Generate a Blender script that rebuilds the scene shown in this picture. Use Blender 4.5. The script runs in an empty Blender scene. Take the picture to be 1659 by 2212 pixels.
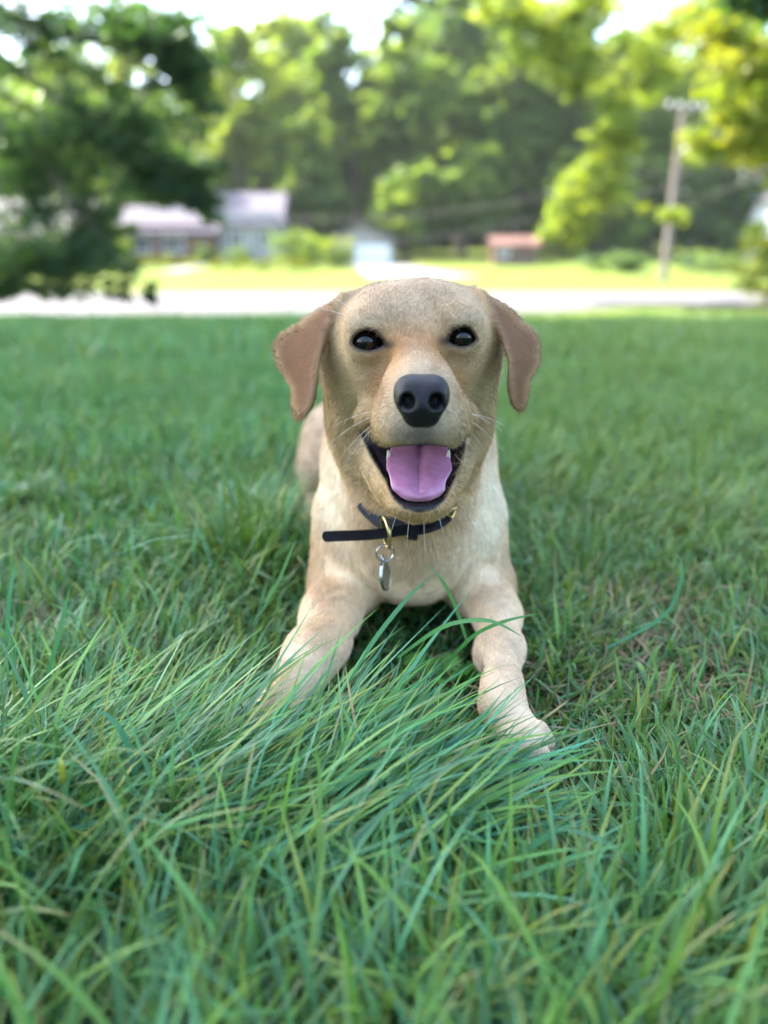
import bpy, math, random
import numpy as np
from mathutils import Vector, Matrix

# ------------------------------------------------------------------ camera, sky, sun, exposure
scene = bpy.context.scene
COL = scene.collection
CAM_H, PITCH = 0.46, math.radians(19.0)
FPX, CX, CY = 1670.0, 829.5, 1106.0          # focal length and centre in the photograph's 1659 x 2212 view
cam_d = bpy.data.cameras.new('camera')
cam = bpy.data.objects.new('camera', cam_d); COL.objects.link(cam)
cam.location = (0, 0, CAM_H); cam.rotation_euler = (math.radians(90) - PITCH, 0, 0)
cam_d.sensor_fit = 'VERTICAL'; cam_d.sensor_height = 32.0; cam_d.sensor_width = 24.0
cam_d.lens = 32.0 * FPX / 2212.0
cam_d.clip_start = 0.02; cam_d.clip_end = 2000.0
cam_d.dof.use_dof = True; cam_d.dof.focus_distance = 0.69; cam_d.dof.aperture_fstop = 1.95
scene.camera = cam

SUN_EL = math.radians(50.0)
SUN_AZ = (-0.83, 0.56)                        # horizontal direction towards the sun (front left)
world = bpy.data.worlds.new('World'); scene.world = world; world.use_nodes = True
wn = world.node_tree.nodes; wl = world.node_tree.links
sky = wn.new('ShaderNodeTexSky'); sky.sky_type = 'NISHITA'; sky.sun_disc = False
sky.sun_elevation = SUN_EL
sky.sun_rotation = math.atan2(SUN_AZ[0], SUN_AZ[1])
sky.air_density = 1.0; sky.dust_density = 2.5; sky.ozone_density = 1.0
bgn = wn['Background']; bgn.inputs['Strength'].default_value = 0.15
wl.new(sky.outputs['Color'], bgn.inputs['Color'])
sun_d = bpy.data.lights.new('sun', 'SUN'); sun_d.energy = 3.8; sun_d.angle = math.radians(0.53)
sun_d.color = (1.0, 0.94, 0.84)
sun = bpy.data.objects.new('sun', sun_d); COL.objects.link(sun)
_ts = Vector((SUN_AZ[0] * math.cos(SUN_EL), SUN_AZ[1] * math.cos(SUN_EL), math.sin(SUN_EL)))
sun.rotation_euler = (-_ts).to_track_quat('-Z', 'Y').to_euler(); sun.location = _ts * 60

vs = scene.view_settings
vs.view_transform = 'Standard'; vs.look = 'None'; vs.gamma = 1.0; vs.exposure = 2.95; vs.use_curve_mapping = False
scene.cycles.use_denoising = True
scene.cycles.max_bounces = 8; scene.cycles.transparent_max_bounces = 12
scene.cycles.caustics_reflective = False; scene.cycles.caustics_refractive = False
scene.cycles.sample_clamp_indirect = 6.0

# ------------------------------------------------------------------ helpers
rng = np.random.default_rng(7)
random.seed(7)
cP, sP = math.cos(PITCH), math.sin(PITCH)

def W(px, py, Y):
    """a point of the place seen at (px, py) that stands Y metres ahead"""
    u = (px - CX) / FPX; v = (CY - py) / FPX
    t = Y / (cP + v * sP)
    return np.array((u * t, Y, CAM_H + t * (-sP + v * cP)))

def to_px(x, y, z):
    zc = z - CAM_H
    d = y * cP - zc * sP
    up = y * sP + zc * cP
    return CX + FPX * x / d, CY - FPX * up / d

def tag(o, label=None, cat=None, group=None, kind=None):
    if label: o['label'] = label
    if cat: o['category'] = cat
    if group: o['group'] = group
    if kind: o['kind'] = kind
    return o

def empty(name, loc=(0, 0, 0), rz=0.0):
    o = bpy.data.objects.new(name, None); COL.objects.link(o)
    o.location = loc; o.rotation_euler = (0, 0, rz); o.empty_display_size = 0.1
    return o

def np_mesh(name, V, faces, smooth=True):
    """faces: list of index arrays (n,3) or (n,4)"""
    me = bpy.data.meshes.new(name)
    V = np.asarray(V, dtype=np.float32)
    faces = [np.asarray(f, dtype=np.int32) for f in faces if len(f)]
    me.vertices.add(len(V)); me.vertices.foreach_set('co', V.ravel())
    nl = sum(f.size for f in faces); npoly = sum(len(f) for f in faces)
    me.loops.add(nl); me.polygons.add(npoly)
    me.loops.foreach_set('vertex_index', np.concatenate([f.ravel() for f in faces]))
    tot = np.concatenate([np.full(len(f), f.shape[1], dtype=np.int32) for f in faces])
    me.polygons.foreach_set('loop_start', np.concatenate([[0], np.cumsum(tot)[:-1]]).astype(np.int32))
    me.polygons.foreach_set('loop_total', tot)
    me.polygons.foreach_set('use_smooth', np.full(npoly, smooth, dtype=bool))
    me.update(calc_edges=True); me.validate()
    return me

def link(name, me, mat=None, parent=None, loc=None):
    o = bpy.data.objects.new(name, me); COL.objects.link(o)
    if mat is not None and not me.materials: me.materials.append(mat)
    if loc is not None: o.location = loc
    if parent is not None: o.parent = parent
    return o

def set_col(me, C, name='col'):
    C = np.asarray(C, dtype=np.float32)
    if C.shape[1] == 3: C = np.hstack([C, np.ones((len(C), 1), np.float32)])
    a = me.attributes.new(name, 'FLOAT_COLOR', 'POINT'); a.data.foreach_set('color', C.ravel())

class MB:
    """collects simple solids into one mesh"""
    def __init__(s): s.V = []; s.F = []
    def add(s, V, F):
        b = len(s.V); s.V += [tuple(v) for v in V]; s.F += [tuple(i + b for i in f) for f in F]; return s
    def box(s, c, d, R=None):
        c = Vector(c); h = Vector(d) / 2; V = []
        for i in range(8):
            p = Vector(((i & 1) * 2 - 1, (i >> 1 & 1) * 2 - 1, (i >> 2 & 1) * 2 - 1))
            p = Vector((p.x * h.x, p.y * h.y, p.z * h.z))
            V.append(c + (R @ p if R else p))
        return s.add(V, [(0, 2, 3, 1), (4, 5, 7, 6), (0, 1, 5, 4), (2, 6, 7, 3), (0, 4, 6, 2), (1, 3, 7, 5)])
    def tube(s, pts, rad, n=10, cap=True):
        pts = [Vector(p) for p in pts]
        if not hasattr(rad, '__len__'): rad = [rad] * len(pts)
        V, F = [], []
        ref = None
        for i, p in enumerate(pts):
            t = (pts[min(i + 1, len(pts) - 1)] - pts[max(i - 1, 0)]).normalized()
            if ref is None: ref = t.orthogonal().normalized()
            ref = (ref - t * ref.dot(t)).normalized(); b = t.cross(ref)
            for k in range(n):
                a = 2 * math.pi * k / n
                V.append(p + (ref * math.cos(a) + b * math.sin(a)) * rad[i])
        for i in range(len(pts) - 1):
            for k in range(n):
                k2 = (k + 1) % n
                F.append((i * n + k, i * n + k2, (i + 1) * n + k2, (i + 1) * n + k))
        if cap:
            F.append(tuple(reversed(range(n)))); F.append(tuple(range((len(pts) - 1) * n, len(pts) * n)))
        return s.add(V, F)
    def ring(s, c, R, a, b, r, n=32, m=8):
        """torus of half axes a, b, wire radius r; R turns its plane (local xz)"""
        V, F = [], []; c = Vector(c)
        for i in range(n):
            th = 2 * math.pi * i / n
            ctr = Vector((a * math.cos(th), 0, b * math.sin(th))); nr = Vector((math.cos(th) / a, 0, math.sin(th) / b)).normalized()
            for k in range(m):
                ph = 2 * math.pi * k / m
                V.append(c + R @ (ctr + nr * r * math.cos(ph) + Vector((0, r * math.sin(ph), 0))))
        for i in range(n):
            for k in range(m):
                i2, k2 = (i + 1) % n, (k + 1) % m
                F.append((i * m + k, i * m + k2, i2 * m + k2, i2 * m + k))
        return s.add(V, F)
    def prism(s, poly, axis, a, b):
        """poly (list of 2D points) extruded along axis 0/1/2 from a to b"""
        n = len(poly); V = []
        for q in (a, b):
            for (u, v) in poly:
                V.append({0: (q, u, v), 1: (u, q, v), 2: (u, v, q)}[axis])
        F = [tuple(range(n)), tuple(reversed(range(n, 2 * n)))]
        for i in range(n):
            j = (i + 1) % n; F.append((i, i + n, j + n, j))
        return s.add(V, F)
    def mesh(s, name, smooth=False):
        me = bpy.data.meshes.new(name); me.from_pydata(s.V, [], s.F); me.update()
        import bmesh
        bm = bmesh.new(); bm.from_mesh(me); bmesh.ops.recalc_face_normals(bm, faces=bm.faces); bm.to_mesh(me); bm.free()
        if smooth:
            me.polygons.foreach_set('use_smooth', np.ones(len(me.polygons), dtype=bool))
            try: me.set_sharp_from_angle(angle=math.radians(40))
            except Exception: pass
        return me
    def build(s, name, mat, parent=None, smooth=False, loc=None):
        return link(name, s.mesh(name, smooth), mat, parent, loc)

# ------------------------------------------------------------------ materials
def new_mat(name):
    m = bpy.data.materials.new(name); m.use_nodes = True
    return m, m.node_tree.nodes, m.node_tree.links, m.node_tree.nodes['Principled BSDF']

def noise_mat(name, stops, scale=5.0, detail=6.0, rough=0.8, bump=0.0, metallic=0.0, spec=0.5, coat=0.0, bump_scale=None, coords='Object'):
    m, N, L, p = new_mat(name)
    tc = N.new('ShaderNodeTexCoord'); nz = N.new('ShaderNodeTexNoise')
    nz.inputs['Scale'].default_value = scale; nz.inputs['Detail'].default_value = detail
    L.new(tc.outputs[coords], nz.inputs['Vector'])
    cr = N.new('ShaderNodeValToRGB'); L.new(nz.outputs['Fac'], cr.inputs['Fac'])
    e = cr.color_ramp.elements
    while len(e) < len(stops): e.new(0.5)
    for i, (t, c) in enumerate(stops): e[i].position = t; e[i].color = (*c, 1)
    L.new(cr.outputs['Color'], p.inputs['Base Color'])
    p.inputs['Roughness'].default_value = rough; p.inputs['Metallic'].default_value = metallic
    p.inputs['Specular IOR Level'].default_value = spec; p.inputs['Coat Weight'].default_value = coat
    if bump:
        n2 = N.new('ShaderNodeTexNoise'); n2.inputs['Scale'].default_value = bump_scale or scale * 6; n2.inputs['Detail'].default_value = 4
        L.new(tc.outputs[coords], n2.inputs['Vector'])
        b = N.new('ShaderNodeBump'); b.inputs['Strength'].default_value = bump; b.inputs['Distance'].default_value = 0.01
        L.new(n2.outputs['Fac'], b.inputs['Height']); L.new(b.outputs['Normal'], p.inputs['Normal'])
    return m

def leaf_mat(name, transl=0.4, rough=0.45, spec=0.4, tint=(2.1, 1.9, 0.7)):
    """leaf and blade surfaces: colour from the mesh, part of the light passes through"""
    m, N, L, p = new_mat(name)
    at = N.new('ShaderNodeAttribute'); at.attribute_name = 'col'
    L.new(at.outputs['Color'], p.inputs['Base Color'])
    p.inputs['Roughness'].default_value = rough; p.inputs['Specular IOR Level'].default_value = spec
    tr = N.new('ShaderNodeBsdfTranslucent')
    mx = N.new('ShaderNodeMix'); mx.data_type = 'RGBA'; mx.blend_type = 'MULTIPLY'
    mx.inputs['Factor'].default_value = 1.0
    L.new(at.outputs['Color'], mx.inputs[6]); mx.inputs[7].default_value = (*tint, 1)
    L.new(mx.outputs[2], tr.inputs['Color'])
    sh = N.new('ShaderNodeMixShader'); sh.inputs['Fac'].default_value = transl
    L.new(p.outputs['BSDF'], sh.inputs[1]); L.new(tr.outputs['BSDF'], sh.inputs[2])
    L.new(sh.outputs['Shader'], N['Material Output'].inputs['Surface'])
    return m
# ------------------------------------------------------------------ ground, road, drive
_gy = np.array([-60, 1.3, 4, 8.5, 11, 15, 18.5, 20, 31, 33, 40, 50, 58, 70, 90, 130, 200, 900.0])
_gz = np.array([0, 0, -0.095, -0.305, -0.60, -1.05, -1.22, -1.24, -1.26, -1.26, -1.27, -1.05, -0.80, -0.35, 0.3, 1.2, 3, 10.0])
def ground_z(x, y):
    return np.interp(y, _gy, _gz) + 0.0 * np.asarray(x)
def sheet(xs, ys, dz=0.0, zf=ground_z):
    X, Y = np.meshgrid(xs, ys, indexing='ij'); Z = zf(X, Y) + dz
    V = np.stack([X, Y, Z], -1).reshape(-1, 3); n, m = X.shape
    i, j = np.meshgrid(np.arange(n - 1), np.arange(m - 1), indexing='ij'); a = (i * m + j).ravel()
    return V, np.stack([a, a + m, a + m + 1, a + 1], 1)
xs = np.concatenate([[-900, -300, -120, -60, -40, -25], np.arange(-16, 16.1, 2.0), [25, 40, 60, 120, 300, 900]])
ys = np.concatenate([[-400, -60, -20, -5, -1], np.arange(0, 24, 0.5), np.arange(24, 70, 2.0), [80, 90, 110, 130, 160, 200, 300, 500, 900]])
V, Q = sheet(xs, ys)
m_ground, N, L, p = new_mat('soil and lawn')
tc = N.new('ShaderNodeTexCoord')
def nnoise(scale, detail=6):
    n = N.new('ShaderNodeTexNoise'); n.inputs['Scale'].default_value = scale; n.inputs['Detail'].default_value = detail
    L.new(tc.outputs['Object'], n.inputs['Vector']); return n
def ramp(src, stops):
    c = N.new('ShaderNodeValToRGB'); e = c.color_ramp.elements
    while len(e) < len(stops): e.new(0.5)
    for i, (t, k) in enumerate(stops): e[i].position = t; e[i].color = (*k, 1)
    L.new(src, c.inputs['Fac']); return c
soil = ramp(nnoise(90).outputs['Fac'], [(0.25, (0.020, 0.016, 0.010)), (0.5, (0.055, 0.045, 0.026)), (0.75, (0.12, 0.10, 0.06))])
turf = ramp(nnoise(0.35).outputs['Fac'], [(0.3, (0.070, 0.110, 0.018)), (0.55, (0.105, 0.135, 0.022)), (0.75, (0.15, 0.15, 0.035))])
thatch = ramp(nnoise(240, 3).outputs['Fac'], [(0.3, (0.015, 0.035, 0.010)), (0.7, (0.05, 0.08, 0.025))])
sx = N.new('ShaderNodeSeparateXYZ'); L.new(tc.outputs['Object'], sx.inputs[0])
def rng_map(a, b):
    m = N.new('ShaderNodeMapRange'); m.inputs['From Min'].default_value = a; m.inputs['From Max'].default_value = b; L.new(sx.outputs['Y'], m.inputs['Value']); return m
def cmix(f, a, b):
    m = N.new('ShaderNodeMix'); m.data_type = 'RGBA'; L.new(f, m.inputs['Factor']); L.new(a, m.inputs[6]); L.new(b, m.inputs[7]); return m
pn = nnoise(3.0, 3); pm = N.new('ShaderNodeMapRange'); pm.inputs['From Min'].default_value = 0.42; pm.inputs['From Max'].default_value = 0.58; L.new(pn.outputs['Fac'], pm.inputs['Value'])
near = cmix(pm.outputs['Result'], soil.outputs['Color'], thatch.outputs['Color'])
allc = cmix(rng_map(9.5, 13).outputs['Result'], near.outputs[2], turf.outputs['Color'])
L.new(allc.outputs[2], p.inputs['Base Color']); p.inputs['Roughness'].default_value = 0.95; p.inputs['Specular IOR Level'].default_value = 0.1
bn = N.new('ShaderNodeBump'); bn.inputs['Strength'].default_value = 0.8; bn.inputs['Distance'].default_value = 0.01; L.new(nnoise(160, 4).outputs['Fac'], bn.inputs['Height']); L.new(bn.outputs['Normal'], p.inputs['Normal'])
ground = link('ground', np_mesh('ground', V, [Q]), m_ground); tag(ground, 'lawn ground running down to the road and up beyond it', kind='structure')

m_road = noise_mat('worn pale asphalt', [(0.3, (0.085, 0.080, 0.084)), (0.7, (0.125, 0.117, 0.120))], 3.0, rough=0.9, bump=0.3, bump_scale=60, spec=0.15)
def near_edge(x): return 20.3 + 0.055 * (x + 10) + 2.4 * np.clip((x - 4.2) / 2.6, 0, 1)
def far_edge(x): return 31.0 + 0.03 * (x + 10)
xr = np.linspace(-70, 70, 57); V = []; Q = []
for i, x in enumerate(xr):
    for y in np.linspace(near_edge(x), far_edge(x), 6): V.append((x, y, float(ground_z(x, y)) + 0.02))
for i in range(len(xr) - 1):
    for j in range(5): a = i * 6 + j; Q.append((a, a + 6, a + 7, a + 1))
road = link('road', np_mesh('road', V, [np.array(Q)]), m_road); tag(road, kind='structure')
m_drive = noise_mat('concrete drive', [(0.3, (0.14, 0.135, 0.13)), (0.7, (0.20, 0.19, 0.185))], 2.0, rough=0.8)
V = []; Q = []
yd = np.linspace(44.0, 57.9, 16)
for i, y in enumerate(yd):
    u = i / 15; xa = -2.4 + 1.6 * (1 - u); xb = 1.2 + 4.2 * (1 - u)
    for x in (xa, xb): V.append((x, y, float(ground_z(x, y)) + 0.018))
for i in range(15): a = 2 * i; Q.append((a, a + 1, a + 3, a + 2))
tag(link('driveway', np_mesh('driveway', V, [np.array(Q)]), m_drive), kind='structure')
V = []; Q = []
for i, y in enumerate(np.linspace(50.0, 58.8, 12)):
    for x in (-13.9 + i * 0.03, -12.5 + i * 0.03): V.append((x, y, float(ground_z(x, y)) + 0.018))
for i in range(11): a = 2 * i; Q.append((a, a + 1, a + 3, a + 2))
tag(link('front_path', np_mesh('front_path', V, [np.array(Q)]), m_drive), kind='structure')

# ------------------------------------------------------------------ houses
m_roof = noise_mat('pale weathered shingle', [(0.3, (0.105, 0.093, 0.110)), (0.7, (0.135, 0.120, 0.142))], 4, rough=0.9, bump=0.3, spec=0.15)
m_roof2 = noise_mat('grey shingle', [(0.3, (0.085, 0.08, 0.078)), (0.7, (0.12, 0.112, 0.108))], 4, rough=0.9, bump=0.3, spec=0.15)
m_brick = noise_mat('red brown brick', [(0.3, (0.09, 0.040, 0.030)), (0.7, (0.15, 0.07, 0.052))], 9, rough=0.9, bump=0.3)
m_siding = noise_mat('grey siding', [(0.3, (0.24, 0.23, 0.22)), (0.7, (0.32, 0.31, 0.30))], 3, rough=0.8)
m_beige = noise_mat('beige siding', [(0.3, (0.42, 0.35, 0.25)), (0.7, (0.50, 0.43, 0.32))], 3, rough=0.8)
m_white = noise_mat('white paint', [(0.3, (0.72, 0.73, 0.74)), (0.7, (0.80, 0.80, 0.80))], 3, rough=0.5)
m_glass, N, L, p = new_mat('window glass'); p.inputs['Base Color'].default_value = (0.03, 0.04, 0.05, 1); p.inputs['Roughness'].default_value = 0.05; p.inputs['Specular IOR Level'].default_value = 0.8
m_door = noise_mat('dark door', [(0.3, (0.09, 0.05, 0.04)), (0.7, (0.13, 0.07, 0.05))], 5, rough=0.5)

def window(parent, x, y, z, w, h, name='window'):
    f = MB()
    for (a, b, c, d) in ((0, h / 2, w + 0.16, 0.08), (0, -h / 2, w + 0.24, 0.10), (-w / 2, 0, 0.08, h), (w / 2, 0, 0.08, h), (0, 0, 0.05, h)):
        f.box((x + a, y - 0.05, z + b), (c, 0.10, d))
    o = f.build(name, m_white, parent)
    MB().box((x, y - 0.025, z), (w - 0.04, 0.02, h - 0.04)).build('pane', m_glass, o)
def gable_x(parent, x0, x1, y0, y1, ze, zr, mat, ov=0.45, th=0.16):
    """ridge along x: slopes face front and back"""
    ym = (y0 + y1) / 2; m = MB()
    a = [(y0 - ov, ze - ov * (zr - ze) / (ym - y0)), (ym, zr), (y1 + ov, ze - ov * (zr - ze) / (ym - y0))]
    poly = a + [(q[0], q[1] - th) for q in a[::-1]]
    m.prism(poly, 0, x0 - ov, x1 + ov)
    return m.build('roof', mat, parent)
def gable_y(parent, x0, x1, y0, y1, ze, zr, mat, ov=0.45, th=0.16):
    xm = (x0 + x1) / 2; m = MB(); k = ov * (zr - ze) / (xm - x0)
    a = [(x0 - ov, ze - k), (xm, zr), (x1 + ov, ze - k)]
    m.prism(a + [(q[0], q[1] - th) for q in a[::-1]], 1, y0 - ov, y1 + ov)
    return m.build('roof', mat, parent)

# main house: lower brick wing with a front slope, taller wing to its right
gz = float(ground_z(0, 59)) - 0.3
h1 = empty('house', (-14, 60, gz)); tag(h1, 'brick house with two pale lilac roofs across the road', 'house')
def hb(c, d, name, mat, par=h1): return MB().box(c, d).build(name, mat, par)
hb((-1.6, 2.5, 1.5), (6.6, 7, 3.0), 'wall', m_brick)
gable_x(h1, -4.9, 1.7, -1.0, 6.0, 2.7, 4.35, m_roof)
hb((4.0, 3.6, 1.9), (4.4, 7, 3.8), 'wall', m_siding)
gable_x(h1, 1.8, 6.2, 0.1, 7.1, 3.3, 5.35, m_roof)
r = hb((0.2, 4.2, 4.6), (0.9, 0.7, 1.9), 'chimney', m_brick)
for x in (-3.6, -1.2): window(h1, x, -1.0, 1.7, 1.5, 1.2)
for x in (3.2, 5.2): window(h1, x, 0.1, 2.0, 1.0, 1.3)
d = hb((0.9, -1.03, 1.25), (1.0, 0.06, 2.1), 'door', m_door)
MB().box((1.27, -1.1, 1.25), (0.05, 0.06, 0.16)).build('handle', m_white, d)
# garage
g1 = empty('garage', (-1.9, 58, float(ground_z(0, 58)) - 0.85)); tag(g1, 'small garage with a white door and grey pitched roof', 'garage')
hb((0.3, 3, 1.35), (4.6, 6, 2.7), 'wall', m_siding, g1)
gable_y(g1, -2.0, 2.6, 0, 6, 2.6, 3.75, m_roof2, 0.5)
MB().prism([(-2.0, 2.7), (2.6, 2.7), (0.3, 3.70)], 1, 0.0, 0.12).build('gable', m_siding, g1)
gd = empty('door', (1.05, -0.02, 0)); gd.parent = g1
for i in range(4): MB().box((0, 0, 0.30 + i * 0.53), (2.5, 0.05, 0.51)).build('panel', m_white, gd)
# red brown shed
s1 = empty('shed', (9.2, 57, float(ground_z(9, 57)) - 0.35)); tag(s1, 'little red brown shed in front of the dark trees', 'shed')
hb((0, 1.2, 0.9), (3.0, 2.4, 1.8), 'wall', m_door, s1); gable_x(s1, -1.5, 1.5, 0, 2.4, 1.8, 2.3, m_brick, 0.25)
hb((0.5, -0.03, 0.95), (0.9, 0.06, 1.8), 'door', m_door, s1); window(s1, -0.8, 0, 1.25, 0.6, 0.6)
# house behind the shade tree on the left, and one at the right edge
h2 = empty('house', (-25.5, 52, float(ground_z(0, 52)) - 0.2)); tag(h2, 'long low beige house half hidden behind the dark tree', 'house')
hb((0, 3.5, 1.4), (12, 7, 2.8), 'wall', m_beige, h2); gable_x(h2, -6, 6, 0, 7, 2.7, 4.6, m_roof2)
for x in (-3.5, 0.5, 3.8): window(h2, x, 0, 1.5, 1.5, 1.2)
hb((2.2, -0.03, 1.15), (1.0, 0.06, 2.1), 'door', m_door, h2)
h3 = empty('house', (33.5, 60, float(ground_z(0, 60)) - 0.4)); tag(h3, 'white house glimpsed between leaves at the right edge', 'house')
hb((0, 3.5, 2.6), (8, 7, 5.2), 'wall', m_white, h3); gable_y(h3, -4, 4, 0, 7, 5.2, 7.6, m_roof2)
MB().prism([(-4, 5.2), (4, 5.2), (0, 7.5)], 1, 0.0, 0.15).build('gable', m_white, h3)
for x in (-2.4, 0, 2.4):
    for z in (1.5, 4.0): window(h3, x, 0, z, 1.0, 1.3)

# ------------------------------------------------------------------ utility pole and wires
m_pole = noise_mat('weathered pole wood', [(0.3, (0.13, 0.10, 0.088)), (0.7, (0.20, 0.16, 0.14))], 8, rough=0.85, bump=0.4)
m_grey = noise_mat('galvanised grey', [(0.3, (0.45, 0.46, 0.48)), (0.7, (0.58, 0.58, 0.60))], 10, rough=0.45)
m_wire = noise_mat('black wire', [(0.3, (0.02, 0.02, 0.02)), (0.7, (0.04, 0.04, 0.04))], 10, rough=0.6)
PB = W(1432, 614, 40.0); PT = W(1478, 226, 40.6)
pb = np.array((PB[0], 40.0, float(ground_z(PB[0], 40.0)) - 0.2))
pole = empty('utility_pole', tuple(pb)); tag(pole, 'leaning wooden utility pole with crossarm and grey transformer beside the road', 'utility pole')
off = lambda q: Vector(q) - Vector(pb)
top = PT - pb
MB().tube([(0, 0, 0), tuple(top * 0.5), tuple(top)], [0.20, 0.175, 0.15], 14).build('pole', m_pole, pole, True)
ca = Vector(top * 0.975)
MB().box(ca + Vector((0, -0.17, 0)), (2.0, 0.12, 0.16), Matrix.Rotation(0.25, 3, 'Z')).build('crossarm', m_pole, pole)
for x in (-0.9, -0.35, 0.35, 0.9):
    b = ca + Matrix.Rotation(0.25, 3, 'Z') @ Vector((x, -0.17, 0.08))
    MB().tube([b, b + Vector((0, 0, 0.06)), b + Vector((0, 0, 0.13)), b + Vector((0, 0, 0.2))], [0.05, 0.09, 0.06, 0.09], 10).build('insulator', m_white, pole, True)
tb = Vector(top * 0.80) + Vector((0.36, -0.2, 0))
MB().tube([tb + Vector((0, 0, -0.42)), tb + Vector((0, 0, -0.40)), tb + Vector((0, 0, 0.34)), tb + Vector((0, 0, 0.42))], [0.22, 0.26, 0.26, 0.18], 16).build('transformer', m_grey, pole, True)
def wire(a, b, sag, label, r=0.018):
    a, b = Vector(a), Vector(b)
    pts = [a.lerp(b, t) + Vector((0, 0, -sag * 4 * t * (1 - t))) for t in np.linspace(0, 1, 24)]
    o = Vector(pts[0]); m = MB().tube([q - o for q in pts], r, 6)
    tag(m.build('overhead_wire', m_wire, None, True, o), label, 'wire', 'overhead wires on the utility pole')
pv = Vector(pb)
wire(pv + Vector(top * 0.58), W(700, 560, 64) + np.array((0, 0, 1.2)), 0.8, 'lower wire running from the pole down to the garage', 0.016)
wire(pv + Vector(top * 0.66), W(560, 470, 62), 0.9, 'upper wire running from the pole to the brick house', 0.016)
wire(pv + Vector(top * 0.63), (46, 44, 5.6), 0.5, 'wire running from the pole out past the right edge', 0.014)
wire(pv + Vector(top * 0.62), W(1560, 616, 41) + np.array((0, 0, -0.1)), 0.0, 'straight guy wire from the pole down to the grass', 0.02)

# ------------------------------------------------------------------ trees and shrubs
m_bark = noise_mat('bark', [(0.3, (0.06, 0.045, 0.035)), (0.7, (0.14, 0.11, 0.085))], 6, rough=0.95, bump=0.8)
m_leaf = leaf_mat('leaves', 0.5)
PAL = {  # leaf colours
    'dark': [(0.022, 0.060, 0.026), (0.030, 0.075, 0.028), (0.040, 0.090, 0.030)],
    'mid': [(0.085, 0.150, 0.032), (0.110, 0.180, 0.036), (0.135, 0.200, 0.038)],
    'deep': [(0.055, 0.110, 0.042), (0.075, 0.135, 0.047), (0.095, 0.155, 0.047)],
    'fresh': [(0.12, 0.185, 0.026), (0.145, 0.205, 0.026), (0.17, 0.22, 0.028)],
    'yellow': [(0.12, 0.175, 0.016), (0.15, 0.19, 0.018), (0.17, 0.195, 0.020)]}
def leaf_cloud(blobs, n, size, pal, clump=0.28, nclump=None, shell=0.55, seed=0, origin=(0, 0, 0)):
    """leaf-sized faces gathered in clumps through ellipsoids (cx, cy, cz, rx, ry, rz, weight)"""
    g = np.random.default_rng(seed); bl = np.array(blobs, float)
    w = bl[:, 6] / bl[:, 6].sum(); nc = nclump or max(12, n // 60)
    bi = g.choice(len(bl), nc, p=w)
    d = g.normal(size=(nc, 3)); d /= np.linalg.norm(d, axis=1, keepdims=True)
    r = shell + (1 - shell) * g.random((nc, 1)) ** 0.7; r[g.random(nc) < 0.25] *= 0.6
    cc = bl[bi, :3] + d * r * bl[bi, 3:6]
    cs = clump * (bl[bi, 3:6].mean(1)) * g.uniform(0.5, 1.3, nc)
    ci = g.integers(0, nc, n)
    P = cc[ci] + g.normal(size=(n, 3)) * cs[ci, None] * np.array((1, 1, 0.55)) * 0.7
    nrm = g.normal(size=(n, 3)) + np.array((0, 0, 0.9)); nrm /= np.linalg.norm(nrm, axis=1, keepdims=True)
    u = np.cross(nrm, g.normal(size=(n, 3))); u /= np.linalg.norm(u, axis=1, keepdims=True); v = np.cross(nrm, u)
    s = size * g.uniform(0.6, 1.35, (n, 1)); bend = nrm * s * 0.18
    Vv = np.stack([P - u * s, P + v * s * 0.42 + bend, P + u * s, P - v * s * 0.42 + bend], 1).reshape(-1, 3) - np.array(origin)
    F = np.stack([np.arange(n) * 4 + k for k in range(4)], 1)
    me = np_mesh('crown', Vv, [F[:, [0, 1, 2]], F[:, [0, 2, 3]]], smooth=False)
    cp = np.array(PAL[pal]); cv = cp[g.integers(0, len(cp), nc)][ci] * g.uniform(0.8, 1.25, (n, 1))
    set_col(me, np.repeat(cv, 4, 0)); me.materials.append(m_leaf)
    return me
def branch_path(a, b, g, wob=0.06):
    a, b = Vector(a), Vector(b); L_ = (b - a).length
    return [a.lerp(b, t) + Vector(g.normal(size=3)) * L_ * wob * math.sin(t * math.pi) + Vector((0, 0, L_ * 0.10 * math.sin(t * math.pi))) for t in np.linspace(0, 1, 6)]
def tree(name, base, trunk_h, r, blobs, n, size, pal, label, cat='tree', group=None, seed=1, clump=0.28, limbs=7, shell=0.55, nclump=None, lean=(0, 0)):
    g = np.random.default_rng(seed); base = np.array(base, float)
    t = empty(name, tuple(base)); tag(t, label, cat, group)
    tb = MB(); tp = Vector((lean[0], lean[1], trunk_h))
    tb.tube([(0, 0, -0.3), (0, 0, 0.15), tuple(tp * 0.5 + Vector((0.1, 0, 0))), tuple(tp)], [r * 1.5, r * 1.15, r * 0.9, r * 0.65], 12)
    bl = np.array(blobs, float)
    for i in range(limbs):
        b = bl[i % len(bl)]; end = b[:3] + g.normal(size=3) * b[3:6] * 0.35 - base
        st = tp * g.uniform(0.72, 1.0)
        tb.tube(branch_path(st, end, g), list(np.linspace(r * 0.42, r * 0.07, 6)), 7)
    tb.build('trunk', m_bark, t, True)
    link('crown', leaf_cloud(blobs, n, size, pal, clump, nclump, shell, seed, base), None, t)
    return t
def gp(px, Y): x = W(px, 600, Y)[0]; return (x, Y, float(ground_z(x, Y)))
def bl(px, py, Y, rx, ry, rz, w=1.0): c = W(px, py, Y); return (c[0], c[1], c[2], rx, ry, rz, w)

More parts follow.
